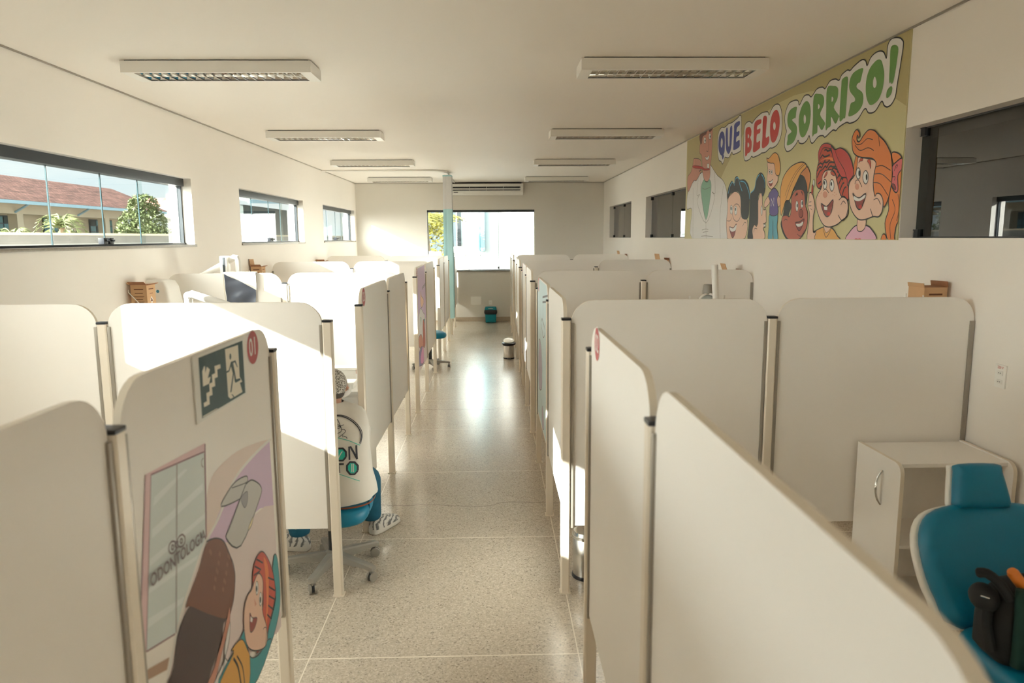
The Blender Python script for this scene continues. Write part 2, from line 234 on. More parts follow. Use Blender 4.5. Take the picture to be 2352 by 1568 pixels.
# ------------------------------------------------------------------ mesh helpers
class MB:
    """collects simple solids and builds them as ONE mesh object"""
    def __init__(s): s.v = []; s.f = []; s.m = []; s.mats = []
    def mi(s, m):
        if m not in s.mats: s.mats.append(m)
        return s.mats.index(m)
    def raw(s, vs, fs, m):
        o = len(s.v); k = s.mi(m); s.v += [tuple(v) for v in vs]
        for f in fs: s.f.append(tuple(i+o for i in f)); s.m.append(k)
        return s
    def box(s, x0, x1, y0, y1, z0, z1, m, mtx=None):
        V = [Vector(p) for p in ((x0,y0,z0),(x1,y0,z0),(x1,y1,z0),(x0,y1,z0),(x0,y0,z1),(x1,y0,z1),(x1,y1,z1),(x0,y1,z1))]
        if mtx: V = [mtx @ p for p in V]
        return s.raw(V, [(0,3,2,1),(4,5,6,7),(0,1,5,4),(1,2,6,5),(2,3,7,6),(3,0,4,7)], m)
    def prism(s, poly, h0, h1, m, axis='z', side=None):
        """polygon (a,b) extruded along an axis; x: (y,z) y: (x,z) z: (x,y)"""
        P = {'z': lambda a, b, h: (a, b, h), 'x': lambda a, b, h: (h, a, b), 'y': lambda a, b, h: (a, h, b)}[axis]
        n = len(poly); V = [P(a, b, h0) for a, b in poly]+[P(a, b, h1) for a, b in poly]
        s.raw(V, [tuple(range(n))[::-1], tuple(range(n, 2*n))], m)
        return s.raw(V, [(i, (i+1) % n, n+(i+1) % n, n+i) for i in range(n)], side or m)
    def tube(s, pts, r, m, n=10, caps=True):
        pts = [Vector(p) for p in pts]; R = r if isinstance(r, (list, tuple)) else [r]*len(pts)
        V = []; F = []; up = None
        for i, p in enumerate(pts):
            d = ((pts[min(i+1, len(pts)-1)]-p).normalized()+(p-pts[max(i-1, 0)]).normalized())
            d = d.normalized() if d.length > 1e-6 else Vector((0, 0, 1))
            if up is None: up = Vector((0, 0, 1)) if abs(d.z) < 0.9 else Vector((1, 0, 0))
            a = d.cross(up); a = a.normalized() if a.length > 1e-5 else Vector((1, 0, 0)); b = d.cross(a).normalized(); up = -b if False else up
            for k in range(n):
                t = 2*pi*k/n; V.append(p+(a*cos(t)+b*sin(t))*R[i])
        for i in range(len(pts)-1):
            for k in range(n): F.append((i*n+k, i*n+(k+1) % n, (i+1)*n+(k+1) % n, (i+1)*n+k))
        if caps: F += [tuple(range(n))[::-1], tuple(range((len(pts)-1)*n, len(pts)*n))]
        return s.raw(V, F, m)
    def lathe(s, prof, m, c=(0, 0, 0), n=24, mtx=None):
        V = []; F = []
        for r, z in prof:
            for k in range(n):
                t = 2*pi*k/n; p = Vector((r*cos(t), r*sin(t), z)); p = mtx @ p if mtx else p; V.append(p+Vector(c))
        for i in range(len(prof)-1):
            for k in range(n): F.append((i*n+k, i*n+(k+1) % n, (i+1)*n+(k+1) % n, (i+1)*n+k))
        F += [tuple(range(n))[::-1], tuple(range((len(prof)-1)*n, len(prof)*n))]
        return s.raw(V, F, m)
    def ball(s, c, r, m, n=16, k=10, mtx=None):
        rx, ry, rz = r if isinstance(r, (list, tuple)) else (r, r, r)
        V = []; F = []
        for i in range(k+1):
            a = -pi/2+pi*i/k
            for j in range(n):
                t = 2*pi*j/n; p = Vector((rx*cos(a)*cos(t), ry*cos(a)*sin(t), rz*sin(a))); p = mtx @ p if mtx else p; V.append(p+Vector(c))
        for i in range(k):
            for j in range(n): F.append((i*n+j, i*n+(j+1) % n, (i+1)*n+(j+1) % n, (i+1)*n+j))
        return s.raw(V, F, m)
    def rings(s, rings, m, caps=True):
        n = len(rings[0]); V = [p for r in rings for p in r]; F = []
        for i in range(len(rings)-1):
            for k in range(n): F.append((i*n+k, i*n+(k+1) % n, (i+1)*n+(k+1) % n, (i+1)*n+k))
        if caps: F += [tuple(range(n))[::-1], tuple(range((len(rings)-1)*n, len(rings)*n))]
        return s.raw(V, F, m)
    def mesh(s, name, bevel=0, smooth=None):
        me = bpy.data.meshes.new(name); me.from_pydata([tuple(v) for v in s.v], [], s.f)
        for m in s.mats: me.materials.append(m)
        me.polygons.foreach_set('material_index', s.m)
        bm = bmesh.new(); bm.from_mesh(me); bmesh.ops.remove_doubles(bm, verts=bm.verts, dist=1e-5); bmesh.ops.recalc_face_normals(bm, faces=bm.faces)
        if bevel:
            es = [e for e in bm.edges if len(e.link_faces) == 2 and e.calc_face_angle(0) > 0.6]
            bmesh.ops.bevel(bm, geom=es, offset=bevel, segments=2, affect='EDGES', clamp_overlap=True, profile=0.7)
        bm.to_mesh(me); bm.free()
        if smooth is not None:
            me.polygons.foreach_set('use_smooth', [True]*len(me.polygons)); me.set_sharp_from_angle(angle=radians(smooth))
        return me
    def build(s, name, parent=None, bevel=0, smooth=35, loc=(0, 0, 0), label=None):
        o = bpy.data.objects.new(name, s.mesh(name, bevel, smooth)); COL.objects.link(o); o.location = loc
        if parent: o.parent = parent
        if label: o['label'] = label
        return o
def tag(o, label, cat, group=None, kind=None):
    o['label'] = label; o['category'] = cat
    if group: o['group'] = group
    if kind: o['kind'] = kind
    return o
def thing(name, label, cat, loc=(0, 0, 0), rz=0, group=None, kind='thing'):
    o = bpy.data.objects.new(name, None); COL.objects.link(o); o.location = loc; o.rotation_euler = (0, 0, rz); o.empty_display_size = 0.1
    return tag(o, label, cat, group, kind)
def struct(o, cat, label): return tag(o, label, cat, kind='structure')
def copy_tree(src, label, loc, rz=0):
    def rec(o, par):
        c = o.copy(); COL.objects.link(c)
        if par: c.parent = par
        for ch in o.children: rec(ch, c)
        return c
    c = rec(src, None); c.location = loc; c.rotation_euler = (0, 0, rz); c['label'] = label
    return c
def spline(pts, closed=True, k=4):
    n = len(pts); out = []
    rng = range(n) if closed else range(n-1)
    for i in rng:
        g = (lambda j: pts[j % n]) if closed else (lambda j: pts[max(0, min(n-1, j))])
        p0, p1, p2, p3 = g(i-1), g(i), g(i+1), g(i+2)
        for t in range(k):
            u = t/k
            out.append(tuple(0.5*((2*b)+(-a+c)*u+(2*a-5*b+4*c-d)*u*u+(-a+3*b-3*c+d)*u**3) for a, b, c, d in zip(p0, p1, p2, p3)))
    if not closed: out.append(tuple(pts[-1]))
    return out
def ribbon(P, w, closed):
    n = len(P); L = []; R = []
    for i in range(n):
        a = P[(i-1) % n] if (closed or i > 0) else P[i]; b = P[(i+1) % n] if (closed or i < n-1) else P[i]
        dx, dy = b[0]-a[0], b[1]-a[1]; l = sqrt(dx*dx+dy*dy) or 1
        nx, ny = -dy/l*w/2, dx/l*w/2
        L.append((P[i][0]+nx, P[i][1]+ny)); R.append((P[i][0]-nx, P[i][1]-ny))
    return L, R
def draw(items, to3d, step=0.00012, base=0.0, flip=False, finalize=None):
    """flat printed artwork as layered coloured shapes; to3d(u, v, lift) places a point on its sheet"""
    mb = MB(); lay = [base]
    def fill(P, m):
        me = bmesh.new(); vs_ = [me.verts.new((a, b, 0)) for a, b in P]
        try: f = me.faces.new(vs_)
        except ValueError: me.free(); return
        me.normal_update(); r = bmesh.ops.triangulate(me, faces=[f], ngon_method='EAR_CLIP'); me.verts.index_update()
        mb.raw([to3d(v.co.x, v.co.y, lay[0]) for v in me.verts], [tuple(v.index for v in q.verts) for q in me.faces], m); me.free(); lay[0] += step
    def line(P, w, closed, m):
        L, R = ribbon(P, w, closed); n = len(P); V = L+R
        F = [(i, (i+1) % n, n+(i+1) % n, n+i) for i in range(n if closed else n-1)]
        mb.raw([to3d(a, b, lay[0]) for a, b in V], F, m); lay[0] += step
    for kind, col, w, pts, ol in items:
        P = [tuple(int(c)/1000 for c in p.split(',')) for p in pts.split()]
        if kind[0] == 'f':
            if 's' in kind and len(P) > 3: P = spline(P)
            # drop coincident points
            Q = [P[0]]
            for p in P[1:]:
                if abs(p[0]-Q[-1][0])+abs(p[1]-Q[-1][1]) > 0.0004: Q.append(p)
            fill(Q, ink(col))
            if ol: line(Q, int(ol)/1000, True, ink('black'))
        else:
            if 's' in kind and len(P) > 2: P = spline(P, False)
            line(P, w/1000, False, ink(col))
    return mb
def text_shape(body, size, bold=0.012):
    """outline of a word in the built-in font, centred, as flat polygons"""
    c = bpy.data.curves.new('t', 'FONT'); c.body = body; c.size = size; c.align_x = 'CENTER'; c.align_y = 'CENTER'; c.resolution_u = 3; c.offset = bold*size
    o = bpy.data.objects.new('t', c); COL.objects.link(o); me = bpy.data.meshes.new_from_object(o)
    V = [tuple(v.co)[:2] for v in me.vertices]; F = [tuple(p.vertices) for p in me.polygons]
    bpy.data.objects.remove(o); bpy.data.meshes.remove(me); bpy.data.curves.remove(c)
    return V, F
def rrect(x0, x1, y0, y1, r, n=5, which='abcd'):
    """rounded rectangle outline, corners a(x0,y0) b(x1,y0) c(x1,y1) d(x0,y1)"""
    out = []
    for k, (cx, cy, a0) in zip('abcd', ((x0+r, y0+r, pi), (x1-r, y0+r, 1.5*pi), (x1-r, y1-r, 0), (x0+r, y1-r, 0.5*pi))):
        if k in which:
            for i in range(n+1):
                a = a0+pi/2*i/n; out.append((cx+r*cos(a), cy+r*sin(a)))
        else: out.append({'a': (x0, y0), 'b': (x1, y0), 'c': (x1, y1), 'd': (x0, y1)}[k])
    return out
def cushion(mb, outline, t, m, mtx, edge=0.35, n=6):
    """upholstered pad: outline in (x,y), thickness t along local z, softly rounded rim"""
    cx = sum(p[0] for p in outline)/len(outline); cy = sum(p[1] for p in outline)/len(outline)
    R = max(sqrt((p[0]-cx)**2+(p[1]-cy)**2) for p in outline); rings_ = []
    for i in range(n+1):
        a = -pi/2+pi*i/n; k = 1-(edge*t/R)*(1-cos(a)); z = t/2*sin(a)
        rings_.append([mtx @ Vector((cx+(p[0]-cx)*k, cy+(p[1]-cy)*k, z)) for p in outline])
    extra = [[mtx @ Vector((cx+(p[0]-cx)*0.55, cy+(p[1]-cy)*0.55, t/2*1.12)) for p in outline]]
    mb.rings(rings_+extra, m)
    return mb
# ------------------------------------------------------------------ printed artwork: outlines in millimetres on their sheets
MURAL_ART = {
  'backdrop': [['f', 'olive', 0, '8054,3012 4254,3026 4257,2594 4404,2654 4692,2761 5067,2846 5630,2935 5921,2961 6241,2958 6617,2922 7087,2819 7394,2664 7613,2539 7921,2334 9073,2350 9144,3014', '']],
  'lettering': [['fs', 'white', 0, '7771,2983 7862,2954 7900,2864 7880,2747 7828,2655 7753,2633 7706,2600 7654,2627 7627,2662 7507,2644 7411,2688 7365,2661 7174,2666 7138,2696 7143,2809 7163,2985 7209,3016 7266,3001 7430,2983 7546,2987 7618,2975 7693,2972', 9], ['fs', 'blue', 0, '7766,2941 7827,2926 7859,2878 7862,2811 7839,2751 7786,2707 7737,2688 7702,2646 7659,2675 7677,2695 7649,2720 7647,2785 7656,2860 7686,2911 7725,2933', ''], ['fs', 'white', 0, '7759,2874 7786,2840 7780,2792 7747,2774 7720,2803 7724,2846', ''], ['fs', 'blue', 0, '7623,2943 7570,2945 7550,2819 7526,2761 7497,2766 7496,2857 7488,2942 7431,2943 7424,2829 7443,2724 7497,2684 7548,2695 7597,2742 7624,2847', ''], ['fs', 'blue', 0, '7357,2954 7214,2963 7204,2926 7278,2911 7284,2868 7208,2869 7209,2827 7281,2819 7287,2774 7198,2782 7184,2754 7193,2713 7356,2703 7370,2751 7363,2884', ''], ['fs', 'white', 0, '6996,2916 7057,2891 7072,2800 7064,2670 7033,2581 6980,2558 6881,2565 6834,2585 6784,2571 6622,2578 6589,2586 6489,2583 6384,2606 6331,2600 6221,2617 6149,2682 6138,2785 6163,2878 6209,2934 6261,2954 6332,2955 6401,2925 6439,2893 6475,2926 6575,2939 6630,2940 6754,2920 6823,2898 6857,2887 6921,2913', 9], ['fs', 'red', 0, '7027,2853 6953,2868 6902,2856 6867,2822 6869,2781 6891,2763 6850,2720 6848,2661 6888,2629 6949,2623 6961,2611 7011,2611 7022,2751', ''], ['fs', 'white', 0, '6958,2803 6929,2791 6924,2771 6953,2765', ''], ['fs', 'white', 0, '6954,2725 6917,2709 6914,2686 6949,2680', ''], ['fs', 'red', 0, '6792,2877 6636,2889 6627,2852 6710,2844 6718,2809 6638,2809 6644,2770 6717,2764 6716,2695 6636,2701 6627,2659 6640,2633 6795,2618 6797,2721', ''], ['fs', 'red', 0, '6580,2892 6492,2886 6492,2800 6493,2710 6418,2711 6427,2646 6571,2628 6577,2733', ''], ['fs', 'red', 0, '6306,2911 6255,2902 6209,2855 6191,2785 6211,2706 6265,2653 6326,2645 6371,2674 6401,2748 6400,2833 6365,2888', ''], ['fs', 'white', 0, '6309,2815 6282,2792 6278,2761 6301,2745 6328,2768 6332,2803', ''], ['fs', 'white', 0, '5899,2919 6007,2916 6066,2869 6088,2814 6064,2737 6036,2696 6060,2663 6065,2590 6037,2550 5998,2532 5924,2537 5839,2569 5798,2596 5769,2571 5699,2559 5635,2575 5597,2604 5568,2559 5526,2540 5436,2575 5361,2572 5322,2557 5211,2589 5161,2579 5116,2597 5012,2612 4959,2598 4860,2607 4772,2662 4721,2627 4641,2623 4571,2671 4535,2640 4497,2625 4452,2634 4416,2670 4404,2736 4380,2856 4366,2956 4382,2986 4419,3008 4481,3023 4520,3016 4542,2984 4545,2921 4576,2960 4621,2982 4687,2985 4741,2967 4776,2930 4804,2968 4859,2983 4954,2965 5002,2949 5042,2961 5119,2947 5155,2918 5213,2939 5297,2941 5365,2904 5411,2923 5503,2928 5592,2889 5643,2912 5726,2918 5805,2866 5835,2903', 9], ['fs', 'green', 0, '5856,2861 5955,2864 6016,2838 6032,2783 6003,2728 5943,2690 5945,2676 6004,2663 6009,2627 6011,2583 5895,2590 5837,2633 5827,2688 5858,2728 5915,2758 5935,2775 5890,2779 5867,2779 5860,2820', ''], ['fs', 'green', 0, '5704,2872 5645,2862 5602,2817 5588,2748 5606,2676 5657,2622 5713,2606 5762,2630 5796,2697 5802,2775 5767,2839', ''], ['fs', 'white', 0, '5695,2775 5672,2748 5672,2717 5692,2706 5710,2733 5711,2764', ''], ['fs', 'green', 0, '5552,2882 5459,2884 5396,2862 5373,2829 5379,2785 5425,2731 5342,2663 5347,2638 5388,2615 5455,2664 5457,2614 5471,2603 5509,2602 5540,2593 5544,2694', ''], ['fs', 'white', 0, '5466,2813 5444,2800 5442,2783 5466,2777', ''], ['fs', 'green', 0, '5335,2898 5235,2896 5170,2872 5156,2832 5167,2791 5209,2743 5125,2676 5130,2661 5174,2628 5244,2686 5244,2626 5285,2616 5321,2608 5328,2725', ''], ['fs', 'white', 0, '5252,2826 5227,2812 5230,2796 5250,2791', ''], ['fs', 'green', 0, '5108,2915 5030,2913 5025,2825 5030,2658 5055,2646 5114,2640 5118,2782 5116,2874', ''], ['fs', 'green', 0, '4828,2926 4925,2929 4984,2906 5003,2851 4978,2804 4916,2757 4913,2733 4962,2730 4977,2697 4984,2647 4878,2651 4810,2686 4798,2735 4821,2774 4886,2810 4900,2830 4878,2843 4854,2844 4835,2886', ''], ['fs', 'green', 0, '4670,2934 4614,2928 4583,2892 4557,2826 4565,2747 4606,2689 4681,2669 4729,2688 4769,2753 4776,2834 4744,2900', ''], ['fs', 'white', 0, '4669,2839 4646,2807 4645,2779 4665,2769 4684,2787 4686,2821', ''], ['fs', 'green', 0, '4500,2975 4421,2957 4422,2876 4444,2770 4467,2754 4473,2766 4495,2770 4500,2868', ''], ['fs', 'green', 0, '4465,2740 4453,2725 4460,2699 4483,2682 4509,2679 4518,2694 4514,2720 4490,2737', '']],
  'doctor': [['fs', 'coat', 0, '8573,2562 8817,2500 9001,2410 9066,2339 9057,2186 8833,2168 8795,1813 7459,1817 7505,2221 7557,2342 7670,2430 7879,2504 8089,2614 8134,2627 8416,2584', 6], ['fs', 'shirtgreen', 0, '8374,2489 8471,2368 8231,2032 8075,2360 8146,2475 8279,2464', 4], ['fs', 'tan', 0, '8562,2907 8518,2936 8479,3010 8312,3029 8100,3022 8087,3010 8090,2881 8100,2716 8134,2627 8135,2508 8219,2460 8343,2486 8432,2585 8483,2766 8568,2810 8576,2882', 6], ['fs', 'darkbrown', 0, '8591,3021 8312,3027 8310,3012 8338,2990 8460,2981 8490,2915 8554,2915', ''], ['fs', 'darkbrown', 0, '8236,3020 8111,3021 8132,3002 8189,2995', ''], ['fs', 'white', 0, '8330,2923 8337,2904 8359,2894 8388,2898 8412,2914 8424,2936 8417,2955 8395,2965 8366,2961 8341,2945', 4], ['fs', 'black', 0, '8342,2922 8345,2915 8354,2911 8365,2912 8375,2919 8380,2927 8377,2935 8368,2939 8357,2937 8347,2931', ''], ['fs', 'white', 0, '8140,2942 8146,2923 8167,2914 8194,2918 8218,2933 8229,2954 8223,2973 8202,2982 8174,2979 8151,2963', 4], ['fs', 'black', 0, '8151,2941 8154,2934 8162,2930 8173,2931 8183,2937 8187,2946 8184,2954 8176,2957 8165,2956 8156,2950', ''], ['ls', 'black', 6, '8220,2949 8229,2874 8226,2796 8299,2804', ''], ['fs', 'white', 0, '8341,2743 8264,2729 8191,2744 8210,2704 8288,2703', 4], ['f', 'white', 0, '8255,2656 8181,2652 8169,2600 8251,2612', 3], ['fs', 'tan', 0, '8795,2773 8527,2726 8500,2627 8577,2598 8466,2606 8666,2507 8801,2508 9035,2394 9072,2567 8918,2628 8841,2723', 6], ['fs', 'red', 0, '8814,2692 8487,2652 8357,2615 8174,2597 8173,2583 8355,2594 8477,2620 8811,2665', 3], ['ls', 'black', 4, '8743,2758 8746,2631', ''], ['ls', 'black', 4, '8675,2746 8660,2606', ''], ['ls', 'black', 4, '8592,2733 8578,2607', ''], ['ls', 'line', 5, '8477,2567 8471,2368 8228,1997', ''], ['ls', 'line', 5, '8587,2546 8630,2333 8516,2335 8603,2241 8228,1997 7934,2251 8028,2332 7914,2316 7966,2536', ''], ['ls', 'line', 5, '8228,1997 8193,1818', ''], ['ls', 'line', 5, '7638,2372 7722,2069 7680,1819', ''], ['ls', 'line', 5, '8799,2425 8743,1816', ''], ['ls', 'line', 5, '8411,2399 8300,2379 8107,2388', ''], ['ls', 'line', 5, '8374,1920 8220,1931 8129,1922', ''], ['ls', 'line', 5, '8340,1893 8127,1904', ''], ['ls', 'line', 5, '8398,1849 8212,1853 7945,1844', '']],
  'bespectacled_boy': [['fs', 'peach', 0, '7480,2220 7387,2269 7246,2288 7102,2230 7045,2034 6901,2015 6866,1934 6904,1853 6987,1818 7409,1817 7465,1863 7504,1983 7479,2101', 8], ['fs', 'black', 0, '7512,2276 7470,2352 7378,2404 7303,2371 7285,2423 7217,2437 7144,2397 7009,2387 6896,2335 6845,2259 6836,2187 6859,2021 7045,2034 7097,2230 7223,2290 7412,2271 7480,2220', ''], ['ls', 'cyan', 10, '7475,2282 7422,2357 7357,2389 7314,2365', ''], ['ls', 'cyan', 10, '7300,2348 7261,2414 7180,2413 7134,2352 7058,2280', ''], ['ls', 'cyan', 10, '7119,2379 6984,2355 6870,2261 6841,2194', ''], ['fs', 'peach', 0, '7070,2076 7088,2027 7146,1997 7224,1999 7292,2032 7322,2084 7304,2134 7243,2163 7165,2159 7100,2126', 6], ['fs', 'white', 0, '7187,2100 7191,2074 7208,2059 7232,2059 7252,2076 7263,2103 7258,2129 7241,2144 7218,2143 7197,2126', 4], ['fs', 'black', 0, '7217,2113 7219,2103 7226,2097 7236,2097 7245,2104 7250,2114 7248,2124 7240,2129 7230,2129 7221,2123', ''], ['fs', 'white', 0, '7319,2113 7323,2086 7340,2071 7364,2071 7386,2088 7397,2116 7392,2142 7374,2158 7350,2157 7329,2139', 4], ['fs', 'black', 0, '7349,2125 7351,2115 7359,2109 7369,2110 7379,2116 7383,2127 7381,2137 7373,2143 7363,2142 7353,2136', ''], ['ls', 'black', 5, '7481,2006 7381,2004 7336,2034', ''], ['fs', 'mouth', 0, '7399,1942 7276,1932 7182,1969 7222,1870 7288,1830 7355,1878', 6], ['fs', 'white', 0, '7388,1937 7276,1926 7185,1961 7203,1908 7296,1893 7357,1902', ''], ['ls', 'black', 5, '7002,1943 6951,1979 6907,1971', '']],
  'dark_haired_boy': [['fs', 'peach', 0, '6561,2235 6519,2198 6501,2129 6467,2079 6421,2084 6405,2029 6398,1968 6462,1956 6404,1941 6412,1927 6466,1914 6425,1880 6436,1819 6711,1819 6740,1896 6686,1953 6615,1944 6627,2134', 8], ['fs', 'black', 0, '6822,2243 6724,2280 6694,2362 6621,2412 6543,2405 6470,2345 6451,2262 6500,2197 6561,2235 6614,2189 6597,1958 6695,1949 6730,1896 6711,1819 6853,1818 6832,1970 6828,2114', ''], ['ls', 'cyan', 9, '6813,2250 6724,2280 6684,2361 6610,2402', ''], ['ls', 'cyan', 9, '6561,2398 6483,2342 6461,2269', ''], ['fs', 'white', 0, '6498,2073 6499,2048 6507,2033 6519,2034 6530,2049 6537,2075 6536,2100 6528,2115 6516,2115 6505,2099', 4], ['f', 'white', 0, '6456,1952 6407,1949 6404,1929 6450,1931', 3], ['ls', 'black', 5, '6698,1882 6672,1917 6611,1913', '']],
  'blond_boy': [['fs', 'jeans', 0, '6324,2034 6148,2028 6144,1924 6114,1819 6209,1818 6239,1991 6236,1818 6334,1818 6329,1926', 6], ['fs', 'peach', 0, '6370,2196 6456,2147 6454,2099 6414,2101 6336,2134 6333,2188', 6], ['fs', 'peach', 0, '6150,2191 6095,2149 6117,2092 6209,2109 6219,2149 6172,2163', 6], ['fs', 'purple', 0, '6320,2234 6235,2254 6143,2203 6171,2153 6137,2034 6314,2032 6328,2147 6370,2196', 6], ['l', 'white', 10, '6296,2103 6304,2170 6234,2103 6243,2173', ''], ['fs', 'peach', 0, '6423,2488 6278,2470 6232,2378 6183,2361 6170,2315 6204,2285 6270,2257 6323,2252 6400,2292 6425,2354 6406,2420', 6], ['fs', 'blond', 0, '6450,2530 6399,2519 6288,2553 6199,2530 6139,2447 6138,2370 6178,2354 6232,2378 6268,2459 6349,2474 6423,2493', 6], ['fs', 'mouth', 0, '6381,2321 6330,2317 6283,2331 6295,2285 6340,2280', 4], ['fs', 'white', 0, '6374,2318 6330,2314 6286,2327 6293,2304 6346,2302', ''], ['fs', 'white', 0, '6348,2401 6350,2391 6358,2385 6369,2385 6379,2393 6384,2404 6382,2415 6373,2421 6362,2420 6352,2413', 3], ['fs', 'black', 0, '6357,2402 6358,2397 6362,2395 6368,2395 6372,2399 6375,2404 6374,2408 6369,2411 6364,2410 6359,2407', ''], ['fs', 'white', 0, '6295,2393 6297,2383 6305,2377 6316,2378 6326,2385 6331,2396 6329,2407 6321,2413 6310,2412 6300,2405', 3], ['fs', 'black', 0, '6304,2394 6305,2390 6309,2387 6315,2388 6320,2391 6322,2396 6321,2400 6317,2403 6311,2402 6306,2399', '']],
  'boy_in_yellow_hat': [['fs', 'black', 0, '5743,2330 5668,2318 5595,2263 5572,2180 5587,2088 5615,2100 5639,2195 5763,2214 5859,2192 5910,2137 5860,2083 5909,2009 5871,1816 5922,1816 6011,1870 6067,1948 6029,2013 5982,2129 5896,2142 5821,2235', ''], ['fs', 'brownskin', 0, '5763,2211 5639,2192 5599,2083 5553,2026 5545,1960 5576,1889 5701,1814 5871,1814 5981,1870 6044,1948 6036,2007 5954,2017 5893,2003 5863,2054 5868,2152 5830,2190', 8], ['fs', 'hatdark', 0, '5736,2330 5622,2374 5567,2348 5534,2286 5565,2174 5592,2236 5652,2301', 8], ['fs', 'hat', 0, '6102,2242 6052,2333 5926,2398 5774,2420 5666,2411 5615,2374 5709,2333 5809,2246 5859,2198 5910,2137 5983,2132 6034,2061 6068,2020 6100,2123', 8], ['ls', 'black', 5, '5638,2398 5779,2345 5908,2241 5984,2141', ''], ['ls', 'black', 4, '5671,2404 5808,2353 5938,2255 6003,2177', ''], ['fs', 'white', 0, '5728,2080 5730,2056 5741,2041 5757,2042 5772,2057 5780,2082 5778,2107 5767,2122 5751,2121 5736,2105', 4], ['fs', 'black', 0, '5738,2085 5739,2076 5744,2070 5750,2071 5757,2077 5760,2086 5759,2095 5754,2101 5747,2101 5741,2095', ''], ['fs', 'white', 0, '5639,2095 5641,2076 5651,2065 5665,2065 5678,2078 5685,2097 5683,2116 5673,2127 5658,2126 5646,2114', 4], ['fs', 'black', 0, '5646,2099 5647,2090 5652,2085 5658,2085 5665,2091 5668,2100 5667,2110 5662,2115 5655,2115 5649,2109', ''], ['fs', 'nosebrown', 0, '5631,2021 5637,2002 5655,1991 5680,1991 5702,2004 5713,2023 5707,2042 5688,2053 5663,2053 5641,2040', 4], ['fs', 'black', 0, '5805,2157 5767,2192 5751,2174', ''], ['fs', 'black', 0, '5693,2199 5665,2186 5654,2155', ''], ['fs', 'mouth', 0, '5766,1951 5691,1957 5606,1977 5627,1929 5682,1888 5726,1908', 6], ['fs', 'white', 0, '5751,1942 5682,1944 5621,1959 5634,1929 5693,1919 5735,1925', ''], ['ls', 'black', 5, '6001,1971 5965,1985 5927,1975', ''], ['ls', 'black', 4, '5720,1862 5650,1845 5589,1890', '']],
